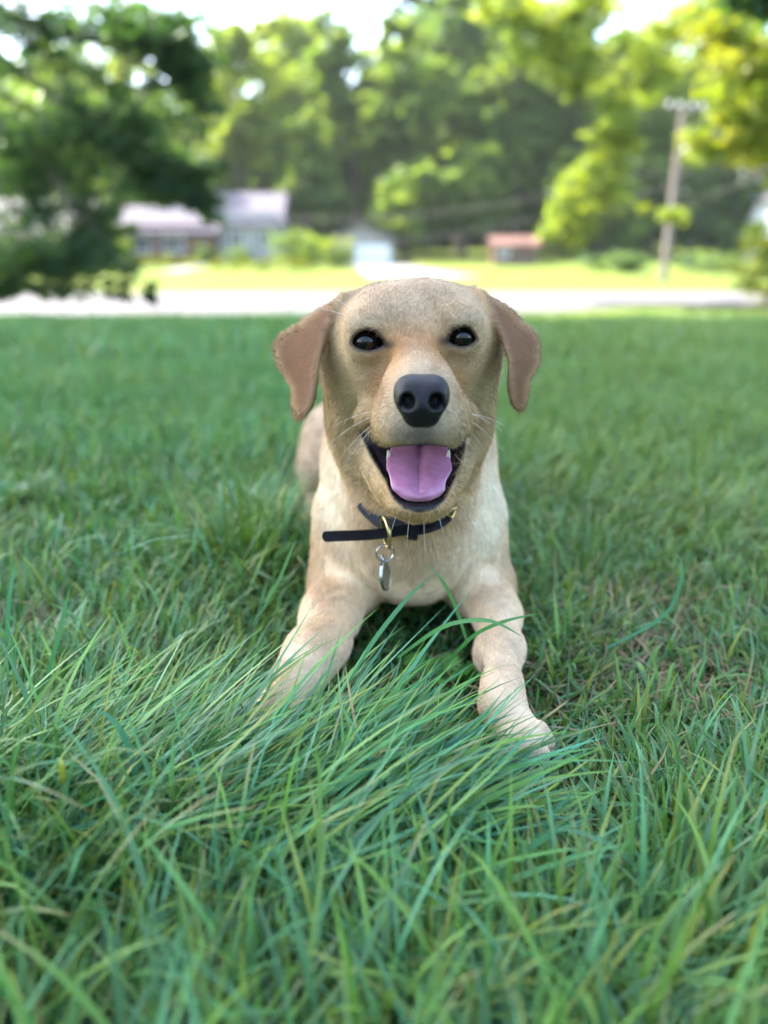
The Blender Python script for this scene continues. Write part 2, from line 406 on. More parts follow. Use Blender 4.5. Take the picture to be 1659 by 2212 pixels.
# the big shade tree: crown over the lawn, boughs hanging into view on the left
shade_base = (-9.2, 13.0, float(ground_z(-9, 13)))
tree('shade_tree', shade_base, 10.5, 0.45,
     [(-10.2, 8.2, 14.4, 6.5, 6.0, 2.6, 9), (-7.4, 4.8, 14.0, 5.0, 4.0, 2.2, 5), (-13.5, 11.5, 15.0, 5, 5, 3, 5), (-7.6, 11.4, 13.4, 4.5, 3.4, 2.0, 5), (-12.5, 5.8, 13.8, 5.0, 5.0, 2.2, 5)],
     56000, 0.20, 'dark', 'dark broad shade tree leaning in from the left with hanging boughs', seed=3, clump=0.22, limbs=10, shell=0.1, nclump=1500)
st = bpy.data.objects['shade_tree']
low = [bl(60, 330, 13.6, 1.3, 1.3, 1.5, 3), bl(250, 300, 14.2, 1.2, 1.2, 1.1, 3), bl(380, 130, 14.5, 0.75, 1.0, 0.7, 2.0), bl(300, 60, 14.2, 1.4, 1.2, 0.6, 2.2), bl(60, 60, 13.5, 1.2, 1.2, 0.7, 1.2),
       bl(130, 570, 13.4, 1.15, 1.0, 0.55, 2.0), bl(20, 560, 13.2, 0.9, 1.0, 0.8, 1.8), bl(330, 390, 14.4, 0.85, 0.8, 0.42, 1.6), bl(430, 375, 14.6, 0.5, 0.5, 0.25, 0.6), bl(150, 440, 13.8, 1.1, 1.0, 0.6, 1.1), bl(420, 190, 14.6, 0.4, 0.6, 0.8, 0.9), bl(438, 445, 14.6, 0.30, 0.4, 0.42, 0.8), bl(375, 425, 14.4, 0.35, 0.4, 0.22, 0.8), bl(215, 500, 14.0, 0.6, 0.6, 0.45, 0.8), bl(25, 625, 13.2, 0.45, 0.4, 0.22, 0.5), bl(120, 632, 13.3, 0.35, 0.3, 0.20, 0.35), bl(235, 628, 13.5, 0.35, 0.3, 0.24, 0.4), bl(325, 640, 13.6, 0.16, 0.2, 0.26, 0.2)]
link('hanging_bough', leaf_cloud(low, 20000, 0.085, 'dark', 0.26, 520, 0.15, 5, shade_base), None, st)
g = np.random.default_rng(11); tb = MB(); sb = Vector(shade_base)
for b in low: tb.tube(branch_path((0.2, 0, 4.8), Vector(b[:3]) - sb, g, 0.03), list(np.linspace(0.09, 0.015, 6)), 6)
tb.build('limb', m_bark, st, True)

# sunlit trees near the right side
tree('maple_tree', (9.6, 14.5, float(ground_z(0, 14.5))), 5.0, 0.24, [bl(1640, 180, 12.5, 0.9, 1.0, 0.9, 3), bl(1590, 300, 12.6, 0.65, 0.7, 0.45, 2.0), bl(1560, 60, 12.8, 0.6, 0.8, 0.5, 1.3), bl(1700, 320, 12.5, 0.8, 0.8, 0.6, 2), (8.5, 14, 6.0, 2.6, 2.6, 1.8, 7)],
     9000, 0.085, 'yellow', 'bright yellow green maple branches reaching in at the right edge', seed=21, clump=0.25, shell=0.2)
tree('linden_tree', gp(1760, 27.5), 5.5, 0.13, [bl(1230, 480, 25.5, 0.75, 0.9, 0.95, 2.2), bl(1290, 400, 26, 0.95, 0.9, 0.9, 2.4), bl(1330, 290, 26, 0.9, 0.9, 1.0, 2.2), bl(1390, 170, 26.5, 1.5, 1.3, 1.1, 2.4), bl(1250, 160, 26, 1.1, 1.0, 0.8, 1.5), bl(1430, 460, 27, 0.8, 0.8, 0.7, 1.0), bl(1180, 90, 26, 1.5, 1.2, 0.9, 2.0), bl(1480, 60, 27, 1.8, 1.5, 1.0, 2.0), bl(1120, 15, 26, 1.3, 1.0, 0.6, 1.4), bl(1260, 25, 26, 1.4, 1.0, 0.7, 1.6), (11, 27.5, 8.6, 4, 3, 2, 6)],
     14000, 0.13, 'fresh', 'light green tree with drooping branches left of the utility pole', seed=22, clump=0.30, shell=0.3)
tree('oak_tree', (13.5, 12.0, float(ground_z(0, 12))), 6.0, 0.3, [(12.5, 12.0, 8.5, 4.0, 4.0, 2.4, 6), bl(1665, -12, 8.0, 0.55, 0.5, 0.12, 0.5)], 7000, 0.14, 'dark', 'dark oak bough in the top right corner', seed=29, shell=0.2)
bush_spots = [(1665, 640, 23.5, 1.2, 3.0, 'yellow', 'tall light green bush at the right edge beside the road'),
              (640, 560, 55, 2.0, 2.9, 'mid', 'large round bush between the brick house and the garage'),
              (733, 572, 53.5, 1.25, 1.9, 'fresh', 'yellow green bush in front of the garage'),
              (262, 522, 54, 1.5, 2.6, 'fresh', 'bright bush at the left end of the brick house'),
              (515, 545, 57.2, 1.0, 1.2, 'mid', 'small shrub under the taller wing of the brick house'),
              (450, 552, 57.4, 0.7, 1.6, 'deep', 'narrow dark shrub beside the house door'),
              (1330, 588, 50, 2.2, 1.2, 'deep', 'low dark brush left of the utility pole'),
              (1520, 588, 50, 2.4, 1.2, 'deep', 'low dark brush right of the utility pole')]
for i, (px, py, Y, rx, hgt, pal, lab) in enumerate(bush_spots):
    b = gp(px, Y)
    tree('bush', b, hgt * 0.35, 0.06, [(b[0], b[1], b[2] + hgt * 0.52, rx, rx * 0.9, hgt * 0.48, 1), (b[0] + rx * 0.3, b[1] - 0.2, b[2] + hgt * 0.35, rx * 0.7, rx * 0.7, hgt * 0.33, 0.6)], 1700, 0.10 + 0.03 * rx, pal, lab, 'bush', None, 40 + i, 0.22, 5, 0.55)
def hedge(px, Y, L_, lab, seed):
    b = gp(px, Y); t = empty('hedge', b); tag(t, lab, 'hedge')
    blobs = [(b[0] + q, b[1], b[2] + 0.45, 0.55, 0.5, 0.42, 1) for q in np.linspace(-L_ / 2, L_ / 2, int(L_ / 0.7))]
    link('foliage', leaf_cloud(blobs, 1800, 0.12, 'yellow', 0.3, None, 0.4, seed, b), None, t)
    for q in np.linspace(-L_ / 2, L_ / 2, 6): MB().tube([(q, 0, -0.1), (q + 0.05, 0, 0.3), (q, 0.05, 0.6)], [0.03, 0.025, 0.01], 6).build('stem', m_bark, t)
hedge(350, 54.5, 4.6, 'clipped yellow green hedge in front of the brick house', 71)
hedge(570, 50.5, 5.5, 'low sunlit hedge at the lawn edge right of the front path', 72)

# wood behind the houses
wood = [  # px, Y, crown centre py, rx, rz, palette, label
    (60, 74, 300, 6.0, 7.5, 'mid', 'green tree of the wood showing through the dark boughs at far left'),
    (250, 70, 290, 5.2, 6.5, 'fresh', 'yellow green tree rising behind the left end of the brick house'),
    (395, 76, 330, 4.6, 5.5, 'deep', 'bluish dark tree right behind the brick house roofs'),
    (530, 73, 215, 4.6, 6.6, 'fresh', 'tall yellow green tree above the taller wing of the house'),
    (650, 82, 150, 4.4, 6.2, 'fresh', 'bright tree top standing against the white sky left of the dog'),
    (665, 68, 380, 3.4, 4.6, 'mid', 'rounded green tree behind the bush and garage'),
    (770, 75, 210, 4.6, 7.0, 'mid', 'tall green tree above the garage roof'),
    (880, 71, 250, 4.0, 7.0, 'mid', 'olive green tree rising directly behind the dog head'),
    (870, 66, 450, 3.4, 3.6, 'mid', 'lower green tree just right of the garage'),
    (985, 77, 130, 4.8, 8.5, 'deep', 'high dark tree right of centre reaching the top edge'),
    (1000, 67, 420, 3.2, 4.2, 'mid', 'mid green tree behind the red brown shed'),
    (1105, 72, 260, 4.6, 8.0, 'mid', 'shadowy tree behind the drooping light branches'),
    (1235, 74, 180, 5.0, 9.0, 'mid', 'deep green tree left of the pole top'),
    (1290, 66, 440, 4.0, 4.6, 'mid', 'dark low tree between the shed and the pole'),
    (1400, 72, 250, 5.0, 8.5, 'mid', 'green tree directly behind the utility pole'),
    (1530, 69, 400, 4.6, 5.5, 'deep', 'dark tree right of the utility pole'),
    (1600, 76, 180, 5.4, 9.0, 'mid', 'tall green tree behind the maple branches at right'),
    (1050, 84, 40, 5.2, 8.0, 'deep', 'tallest dark tree in the middle of the wood, cut by the top edge'),
    (920, 86, 60, 4.4, 7.0, 'deep', 'dark tree crown just left of the tallest one'),
    (150, 64, 470, 3.6, 3.6, 'deep', 'low dark tree beside the beige house')]
for i, (px, Y, py, rx, rz, pal, lab) in enumerate(wood):
    b = gp(px, Y); c = W(px, py, Y); gg = np.random.default_rng(200 + i)
    blobs = [(c[0], c[1], c[2], rx * 0.8, rx * 0.7, rz * 0.85, 3)]
    for k in range(7):
        a = gg.uniform(0, 6.28); zz = gg.uniform(-0.75, 0.75)
        blobs.append((c[0] + math.cos(a) * rx * 0.75 * (1 - abs(zz) * 0.4), c[1] + math.sin(a) * rx * 0.6, c[2] + zz * rz, rx * gg.uniform(0.3, 0.5), rx * 0.4, rz * gg.uniform(0.2, 0.32), 1))
    tree('broadleaf_tree', b, max(2.0, c[2] - b[2] - rz * 0.3), 0.25, blobs, 7500, 0.40, pal, lab, 'tree', 'trees of the wood behind the houses', 300 + i, 0.24, 6, 0.45, 150)
# the mass of the wood behind them
V = leaf_cloud([(x, 92 + 3 * math.sin(x), 8.0 + 1.5 * math.sin(x * 0.7) + 3.5 * min(1, max(0, (x - 2) / 12)) + 2.0 * min(1, max(0, (-22 - x) / 8)), 5, 3, 10 + 1.5 * math.sin(x * 0.4), 1) for x in np.arange(-70, 76, 4.5)] + [(x, 88, 3.0, 4, 2, 4.0, 0.45) for x in np.arange(-50, 56, 4.0)], 74000, 1.0, 'mid', 0.3, 3200, 0.0, 401)
tag(link('undergrowth', V), 'dark mass of foliage filling the wood behind the trees', 'undergrowth', kind='stuff')
# row of trees across the street behind us, mirrored in the dog's eyes
for i, (x, y, hgt, lab) in enumerate([(-9, -17, 6.5, 'tree behind the camera, mirrored at the left of the dog eyes'), (-2, -19, 5.5, 'middle tree behind the camera mirrored in the dog eyes'), (5, -17, 7.0, 'taller tree behind the camera, mirrored at the right of the dog eyes'), (12, -18, 6.0, 'outermost tree behind the camera on the right')]):
    tree('street_tree', (x, y, 0), hgt * 0.4, 0.2, [(x, y, hgt * 0.62, 3.0, 2.2, hgt * 0.36, 2), (x + 1.5, y, hgt * 0.45, 2.2, 1.8, hgt * 0.3, 1), (x - 1.8, y, hgt * 0.42, 2.2, 1.8, hgt * 0.3, 1)], 2500, 0.28, 'mid', lab, 'tree', 'trees behind the camera', 500 + i)
# ------------------------------------------------------------------ the dog: a distance field turned into one skin
class Field:
    def __init__(s, X, Y, Z):
        s.ax = (X, Y, Z); s.F = np.full((len(X), len(Y), len(Z)), 0.05, np.float32)
    def sub(s, lo, hi):
        sl = tuple(slice(max(int(np.searchsorted(a, l)) - 1, 0), int(np.searchsorted(a, h)) + 1) for a, l, h in zip(s.ax, lo, hi))
        x = s.ax[0][sl[0]][:, None, None]; y = s.ax[1][sl[1]][None, :, None]; z = s.ax[2][sl[2]][None, None, :]
        return sl, x, y, z
    def union(s, fn, lo, hi, k):
        m = k + 0.012
        sl, x, y, z = s.sub(np.array(lo) - m, np.array(hi) + m)
        a = s.F[sl]; d = fn(x, y, z).astype(np.float32)
        h = np.maximum(k - np.abs(a - d), 0) / k
        s.F[sl] = np.minimum(a, d) - h * h * k * 0.25
    def cut(s, fn, lo, hi, k):
        m = k + 0.012
        sl, x, y, z = s.sub(np.array(lo) - m, np.array(hi) + m)
        a = s.F[sl]; d = -fn(x, y, z).astype(np.float32)
        h = np.maximum(k - np.abs(a - d), 0) / k
        s.F[sl] = np.maximum(a, d) + h * h * k * 0.25
    def ell(s, c, r, k=0.02, R=None, cut=False):
        c = np.array(c, float); r = np.array(r, float)
        M = np.eye(3) if R is None else np.array(R)
        ext = np.abs(M) @ r if R is not None else r
        def fn(x, y, z):
            dx, dy, dz = x - c[0], y - c[1], z - c[2]
            q = [M[0, i] * dx + M[1, i] * dy + M[2, i] * dz for i in range(3)]
            k0 = np.sqrt((q[0] / r[0]) ** 2 + (q[1] / r[1]) ** 2 + (q[2] / r[2]) ** 2) + 1e-6
            k1 = np.sqrt((q[0] / r[0] ** 2) ** 2 + (q[1] / r[1] ** 2) ** 2 + (q[2] / r[2] ** 2) ** 2) + 1e-6
            return k0 * (k0 - 1) / k1
        (s.cut if cut else s.union)(fn, c - ext, c + ext, k)
    def cone(s, a, b, r1, r2, k=0.02, cut=False):
        a = np.array(a, float); b = np.array(b, float); ba = b - a; L2 = float(ba @ ba)
        def fn(x, y, z):
            h = np.clip(((x - a[0]) * ba[0] + (y - a[1]) * ba[1] + (z - a[2]) * ba[2]) / L2, 0, 1)
            return np.sqrt((x - a[0] - ba[0] * h) ** 2 + (y - a[1] - ba[1] * h) ** 2 + (z - a[2] - ba[2] * h) ** 2) - (r1 + (r2 - r1) * h)
        r = max(r1, r2); (s.cut if cut else s.union)(fn, np.minimum(a, b) - r, np.maximum(a, b) + r, k)
    def chain(s, pts, k=0.02):
        for (a, ra), (b, rb) in zip(pts[:-1], pts[1:]): s.cone(a, b, ra, rb, k)
    def sample(s, P):
        P = np.asarray(P); idx = []
        inside = np.ones(len(P), bool)
        for i in range(3):
            a = s.ax[i]; inside &= (P[:, i] >= a[0]) & (P[:, i] <= a[-1])
            idx.append(np.clip(np.searchsorted(a, P[:, i]), 0, len(a) - 1))
        v = s.F[idx[0], idx[1], idx[2]]
        return np.where(inside, v, 0.05)
    def mesh(s, smooth_it=1):
        F = s.F; X, Y, Z = s.ax; nx, ny, nz = F.shape
        S = F < 0
        cnt = np.zeros((nx - 1, ny - 1, nz - 1), np.uint8)
        for i in (0, 1):
            for j in (0, 1):
                for k in (0, 1): cnt += S[i:nx - 1 + i, j:ny - 1 + j, k:nz - 1 + k]
        act = (cnt > 0) & (cnt < 8)
        I, J, K = np.nonzero(act)
        vid = np.full(act.shape, -1, np.int32); vid[I, J, K] = np.arange(len(I))
        acc = np.zeros((len(I), 3)); n = np.zeros(len(I))
        off = [(i, j, k) for i in (0, 1) for j in (0, 1) for k in (0, 1)]
        val = {o: F[I + o[0], J + o[1], K + o[2]] for o in off}
        for o in off:
            for ax in range(3):
                if o[ax]: continue
                o2 = list(o); o2[ax] = 1; o2 = tuple(o2)
                a, b = val[o], val[o2]; cr = (a < 0) != (b < 0)
                t = np.where(cr, a / np.where(cr, a - b, 1), 0)
                p = np.empty((len(I), 3))
                for d, (A, Q) in enumerate(zip((X, Y, Z), (I, J, K))):
                    q0 = A[Q + o[d]]; p[:, d] = q0 + (t * (A[Q + o2[d]] - q0) if d == ax else 0)
                acc[cr] += p[cr]; n[cr] += 1
        V = acc / n[:, None]
        quads = []
        # x edges
        e = S[:-1] != S[1:]; i, j, k = np.nonzero(e[:, 1:-1, 1:-1]); j += 1; k += 1
        q = np.stack([vid[i, j - 1, k - 1], vid[i, j, k - 1], vid[i, j, k], vid[i, j - 1, k]], 1)
        fl = S[i, j, k]; q[~fl] = q[~fl][:, ::-1]; quads.append(q)
        e = S[:, :-1] != S[:, 1:]; i, j, k = np.nonzero(e[1:-1, :, 1:-1]); i += 1; k += 1
        q = np.stack([vid[i - 1, j, k - 1], vid[i - 1, j, k], vid[i, j, k], vid[i, j, k - 1]], 1)
        fl = S[i, j, k]; q[~fl] = q[~fl][:, ::-1]; quads.append(q)
        e = S[:, :, :-1] != S[:, :, 1:]; i, j, k = np.nonzero(e[1:-1, 1:-1, :]); i += 1; j += 1
        q = np.stack([vid[i - 1, j - 1, k], vid[i, j - 1, k], vid[i, j, k], vid[i - 1, j, k]], 1)
        fl = S[i, j, k]; q[~fl] = q[~fl][:, ::-1]; quads.append(q)
        Q = np.concatenate(quads)
        for _ in range(smooth_it):
            s_ = np.zeros_like(V); c_ = np.zeros(len(V))
            for a in range(4):
                np.add.at(s_, Q[:, a], V[Q[:, (a + 1) % 4]]); np.add.at(c_, Q[:, a], 1)
                np.add.at(s_, Q[:, a], V[Q[:, (a - 1) % 4]]); np.add.at(c_, Q[:, a], 1)
            V = V * 0.5 + 0.5 * s_ / np.maximum(c_, 1)[:, None]
        return V, Q

def poly_sdf(px, py, poly):
    """signed distance to a polygon in the plane (negative inside)"""
    P = np.asarray(poly, float); d = None; inside = None
    for i in range(len(P)):
        a = P[i]; b = P[(i + 1) % len(P)]
        ex, ey = b - a; wx, wy = px - a[0], py - a[1]
        h = np.clip((wx * ex + wy * ey) / (ex * ex + ey * ey), 0, 1)
        q = (wx - ex * h) ** 2 + (wy - ey * h) ** 2
        d = q if d is None else np.minimum(d, q)
        c = ((a[1] <= py) & (b[1] > py) & (ex * wy - ey * wx > 0)) | ((b[1] <= py) & (a[1] > py) & (ex * wy - ey * wx < 0))
        inside = c if inside is None else inside ^ c
    d = np.sqrt(d)
    return np.where(inside, -d, d)

def smax(a, b, k):
    h = np.maximum(k - np.abs(a - b), 0) / k
    return np.maximum(a, b) + h * h * k * 0.25

def rot(ax, deg): return np.array(Matrix.Rotation(math.radians(deg), 3, ax))

ST = 0.0023
ax_x = np.arange(-0.27, 0.30, ST)
ax_y = np.concatenate([np.arange(0.545, 0.90, ST), np.arange(0.90, 1.75, 0.0065)])
ax_z = np.concatenate([np.arange(-0.02, 0.455, ST)])
B = Field(ax_x, ax_y, ax_z)

MX = 0.032                                   # the dog's midline
# trunk
B.ell((MX, 0.98, 0.185), (0.088, 0.17, 0.150), 0.03)
B.ell((MX - 0.01, 1.18, 0.175), (0.092, 0.24, 0.135), 0.05)
B.ell((MX, 1.42, 0.160), (0.092, 0.16, 0.120), 0.05)
# shoulders, neck base, neck
for s in (-1, 1):
    B.cone((MX + s * 0.038, 0.94, 0.25), (MX + s * 0.054, 0.915, 0.16), 0.044, 0.046, 0.03)
    B.cone((MX + s * 0.064, 0.875, 0.160), (MX + s * 0.080, 0.925, 0.075), 0.043, 0.042, 0.03)
B.cone(W(880, 935, 0.90), W(882, 985, 0.905), 0.090, 0.094, 0.03)
B.cone(W(882, 985, 0.905), W(886, 1100, 0.90), 0.094, 0.089, 0.03)
B.cone(W(884, 900, 0.80), W(886, 1110, 0.835), 0.066, 0.074, 0.03)
# chest and keel of the breast
B.ell(W(890, 1175, 0.868), (0.088, 0.062, 0.062), 0.04)
B.ell(W(890, 1222, 0.875), (0.035, 0.048, 0.030), 0.03)
# front legs
eL, eR = W(744, 1262, 0.868), W(1036, 1262, 0.868)
B.chain([(W(770, 1125, 0.885), 0.042), (eL, 0.036), (W(714, 1330, 0.79), 0.0275), (W(674, 1415, 0.708), 0.0235), (W(632, 1490, 0.662), 0.0195), (W(610, 1530, 0.640), 0.0235)], 0.03)
B.ell(W(722, 1385, 0.735), (0.017, 0.024, 0.02), 0.018)
B.chain([(W(998, 1125, 0.885), 0.042), (eR, 0.036), (W(1074, 1330, 0.79), 0.0235), (W(1088, 1400, 0.726), 0.0180), (W(1084, 1480, 0.675), 0.0155), (W(1085, 1525, 0.645), 0.0175), (W(1112, 1572, 0.627), 0.0165)], 0.022)
B.ell(W(1050, 1410, 0.745), (0.014, 0.02, 0.022), 0.012)
# front paws: four toes each
def paw(wrist, tip, sgn):
    wrist = np.array(wrist); tip = np.array(tip)
    f = tip - wrist; f[2] = 0; f /= np.linalg.norm(f); sd = np.array((f[1], -f[0], 0.0)); toes = []
    mid = wrist * 0.45 + tip * 0.55
    B.ell(mid, (0.021, 0.027, 0.019), 0.013)
    for i, (o, fw) in enumerate(((-0.0215, -0.010), (-0.0078, 0.005), (0.0078, 0.005), (0.0215, -0.010))):
        c = tip + sd * o + f * fw; c[2] = 0.022
        B.cone(mid + sd * o * 0.7 + (0, 0, 0.008), c, 0.0092, 0.0088, 0.003)
        toes.append((c + f * 0.011 + np.array((0, 0, -0.002)), f))
    return toes
TOES = paw(W(612, 1530, 0.640), W(588, 1578, 0.605), -1) + paw(W(1112, 1572, 0.627), W(1146, 1622, 0.597), 1)
# hind legs folded beside the body, tail
for s, ox in ((-1, -0.126), (1, 0.100)):
    B.ell((MX + ox, 1.40, 0.110), (0.060, 0.135, 0.076), 0.04)
    B.cone((MX + ox + s * 0.012, 1.30, 0.085), (MX + ox + s * 0.02, 1.47, 0.045), 0.045, 0.035, 0.03)
    B.cone((MX + ox + s * 0.02, 1.47, 0.040), (MX + ox + s * 0.022, 1.25, 0.026), 0.026, 0.022, 0.02)
    B.ell((MX + ox + s * 0.022, 1.205, 0.024), (0.032, 0.05, 0.022), 0.015)
B.chain([((MX - 0.03, 1.54, 0.15), 0.035), ((MX - 0.05, 1.63, 0.07), 0.026), ((MX + 0.02, 1.70, 0.03), 0.018)], 0.03)

# skull
B.ell(W(842, 724, 0.768), (0.051, 0.072, 0.047), 0.02)
B.ell(W(943, 719, 0.768), (0.051, 0.072, 0.047), 0.02)
B.ell(W(884, 770, 0.785), (0.071, 0.060, 0.060), 0.03)
B.ell(W(893, 725, 0.728), (0.060, 0.040, 0.043), 0.025)
B.ell(W(891, 696, 0.732), (0.030, 0.030, 0.014), 0.020)
for px, py in ((800, 696), (988, 688)): B.ell(W(px, py, 0.701), (0.021, 0.018, 0.013), 0.016)
B.ell(W(889, 812, 0.744), (0.057, 0.044, 0.062), 0.03)
for px, py in ((752, 738), (1026, 730)): B.ell(W(px, py, 0.780), (0.024, 0.042, 0.040), 0.022)
# cheeks
B.ell(W(768, 850, 0.788), (0.031, 0.048, 0.062), 0.022)
B.ell(W(1004, 842, 0.788), (0.030, 0.048, 0.062), 0.022)
B.ell(W(784, 935, 0.800), (0.028, 0.043, 0.050), 0.026)
B.ell(W(988, 930, 0.800), (0.028, 0.043, 0.050), 0.026)
# muzzle
B.cone(W(894, 785, 0.712), W(908, 852, 0.628), 0.033, 0.0275, 0.024)
B.cone(W(896, 850, 0.712), W(908, 885, 0.640), 0.038, 0.031, 0.02)
for px, py, rx in ((860, 906, 0.0195), (958, 905, 0.0195)): B.ell(W(px, py, 0.638), (rx, 0.032, 0.0235), 0.014)
for px, py in ((848, 905), (970, 902)): B.ell(W(px, py, 0.668), (0.0185, 0.034, 0.0255), 0.014)
B.ell(W(909, 915, 0.618), (0.026, 0.020, 0.020), 0.015)
B.ell(W(793, 896, 0.704), (0.011, 0.018, 0.010), 0.012)
B.ell(W(1008, 894, 0.704), (0.010, 0.018, 0.010), 0.012)
# hollows under the eyes and the creases behind the whisker pads
for px, py in ((803, 812), (994, 806)): B.ell(W(px, py, 0.680), (0.016, 0.019, 0.028), 0.022, cut=True)
# lower jaw
JAW = Field(ax_x, ax_y, ax_z)
JAW.cone(W(890, 965, 0.79), W(904, 1040, 0.715), 0.050, 0.034, 0.03)
JAW.cone(W(898, 1010, 0.75), W(906, 1068, 0.678), 0.045, 0.0185, 0.03)
JAW.cone(W(810, 950, 0.772), W(866, 1066, 0.682), 0.024, 0.0150, 0.02)
JAW.cone(W(980, 948, 0.772), W(946, 1064, 0.682), 0.023, 0.0150, 0.02)
JAW.ell(W(906, 1090, 0.668), (0.0270, 0.018, 0.0085), 0.012)
mouth_poly = [(780, 928), (806, 956), (835, 970), (870, 964), (905, 959), (945, 963), (975, 970), (997, 954), (1005, 928),
              (1001, 960), (988, 1003), (973, 1040), (961, 1066), (940, 1080), (905, 1085), (873, 1080), (852, 1064), (838, 1035), (818, 1002), (793, 958)]
def mouth_fn(x, y, z):
    px, py = to_px(x, y, z)
    d = poly_sdf(px, py, mouth_poly) * (0.69 / FPX)
    return smax(d, y - 0.742, 0.02)
JAW.cut(mouth_fn, (-0.03, 0.58, 0.16), (0.10, 0.742, 0.34), 0.006)
a, b = B.F, JAW.F; k = 0.012
# join the jaw to the head behind the lip corners, keep the gape open
h = np.maximum(k - np.abs(a - b), 0) / k
B.F = np.minimum(a, b) - h * h * k * 0.25
B.cut(mouth_fn, (-0.03, 0.58, 0.16), (0.10, 0.742, 0.34), 0.005)
# ragged lip edge at one mouth corner
for px, py in ((1001, 984), (1003, 998), (998, 1008), (993, 1018)):
    B.cone(W(px - 8, py + 2, 0.690), W(px, py, 0.686), 0.0028, 0.0018, 0.003)
# eyes
EYES = (W(791, 738, 0.7035), W(998, 729, 0.7035)); ER = 0.0135
lids = ([(760, 742), (767, 726), (779, 717), (795, 713), (811, 719), (822, 730), (831, 744), (820, 750), (808, 755), (793, 757), (776, 753)],
        [(968, 736), (974, 720), (985, 710), (1000, 706), (1014, 711), (1023, 722), (1028, 734), (1018, 743), (1003, 748), (988, 747), (975, 741)])
for c, lp in zip(EYES, lids):
    B.ell(c + np.array((0, 0.0005, 0)), (0.0172, 0.0166, 0.0158), 0.014)
    def lid_fn(x, y, z, lp=lp, c=c):
        px, py = to_px(x, y, z)
        return smax(poly_sdf(px, py, lp) * (0.69 / FPX), y - (c[1] + 0.003), 0.004)
    B.cut(lid_fn, c - 0.03, c + 0.03, 0.0028)
# ears: flaps with a ridge along the front fold
def ear(poly, ridge, y_top, y_tip, s_out, s_in, side, thick=0.0042):
    P = np.array(poly, float); r = np.array(ridge, float)
    lo = np.min([W(p[0], p[1], y_top) for p in poly], 0) - 0.01; hi = np.max([W(p[0], p[1], y_top) for p in poly], 0) + 0.01
    lo[1], hi[1] = 0.69, 0.83
    py0, py1 = P[:, 1].min(), P[:, 1].max()
    def fn(x, y, z):
        px, py = to_px(x, y, z)
        d2 = poly_sdf(px, py, poly) * (0.735 / FPX)
        rx = np.interp(py, r[:, 1], r[:, 0]); s = (px - rx) * side
        sl = np.where(s > 0, s_out, s_in); sa = np.sqrt(s * s + 36) - 6
        u = np.clip((py - py0) / (py1 - py0), 0, 1)
        ys = y_top + (y_tip - y_top) * np.sin(u * 1.7) + sa * sl
        ys = ys + 0.004 * np.sin(px * 0.035 + py * 0.02) * u
        return smax(d2 + 0.001, np.abs(y - ys) - thick * (1.25 - 0.45 * u), 0.006)
    B.union(fn, lo, hi, 0.007)
EAR_L = [(775, 650), (762, 630), (738, 631), (715, 648), (690, 661), (662, 679), (640, 698), (615, 711), (598, 727), (590, 750), (592, 775), (600, 800), (612, 820), (622, 838), (625, 855),
         (623, 870), (628, 888), (637, 905), (650, 912), (664, 903), (678, 885), (688, 860), (691, 830), (692, 800), (698, 770), (710, 735), (727, 705), (760, 690)]
EAR_R = [(1005, 640), (1018, 622), (1043, 621), (1058, 635), (1085, 650), (1110, 666), (1130, 690), (1150, 705), (1163, 722), (1170, 742), (1172, 765), (1168, 790), (1158, 812), (1149, 828),
         (1148, 850), (1144, 872), (1135, 890), (1120, 896), (1105, 886), (1096, 866), (1092, 840), (1092, 810), (1092, 780), (1083, 752), (1066, 722), (1040, 700), (1015, 690)]
RIDGE_L = [(748, 630), (722, 672), (703, 715), (692, 760), (684, 810), (672, 870), (655, 915)]
RIDGE_R = [(1040, 620), (1066, 680), (1085, 725), (1099, 775), (1104, 830), (1108, 880)]
ear(EAR_L, RIDGE_L, 0.756, 0.708, 0.00050, 0.00110, -1)
ear(EAR_R, RIDGE_R, 0.756, 0.708, 0.00050, 0.00110, 1)

DV, DQ = B.mesh(1)
dog_me = np_mesh('dog', DV, [DQ])
DV = np.empty(len(dog_me.vertices) * 3, np.float32); dog_me.vertices.foreach_get('co', DV); DV = DV.reshape(-1, 3)
DN = np.empty(len(dog_me.vertices) * 3, np.float32); dog_me.vertex_normals.foreach_get('vector', DN); DN = DN.reshape(-1, 3)

# ---- coat: colour, hair length, hair density and lie for every point of the skin
dpx, dpy = to_px(DV[:, 0], DV[:, 1], DV[:, 2])
def blob(c, r): return np.exp(-np.sum(((DV - np.asarray(c)) / np.asarray(r)) ** 2, 1))
def sm(a, b, x):
    t = np.clip((x - a) / (b - a), 0, 1); return t * t * (3 - 2 * t)
def mixc(C, c, w): return C * (1 - w[:, None]) + np.asarray(c)[None] * w[:, None]
front = DV[:, 1] < 0.80
in_ear = np.zeros(len(DV), bool)
dE = np.minimum(poly_sdf(dpx, dpy, EAR_L[2:26]), poly_sdf(dpx, dpy, EAR_R[2:25]))
earw = sm(7, -26, dE) * ((DV[:, 1] > 0.69) & (DV[:, 1] < 0.84))
earw *= (DV[:, 2] > 0.24)
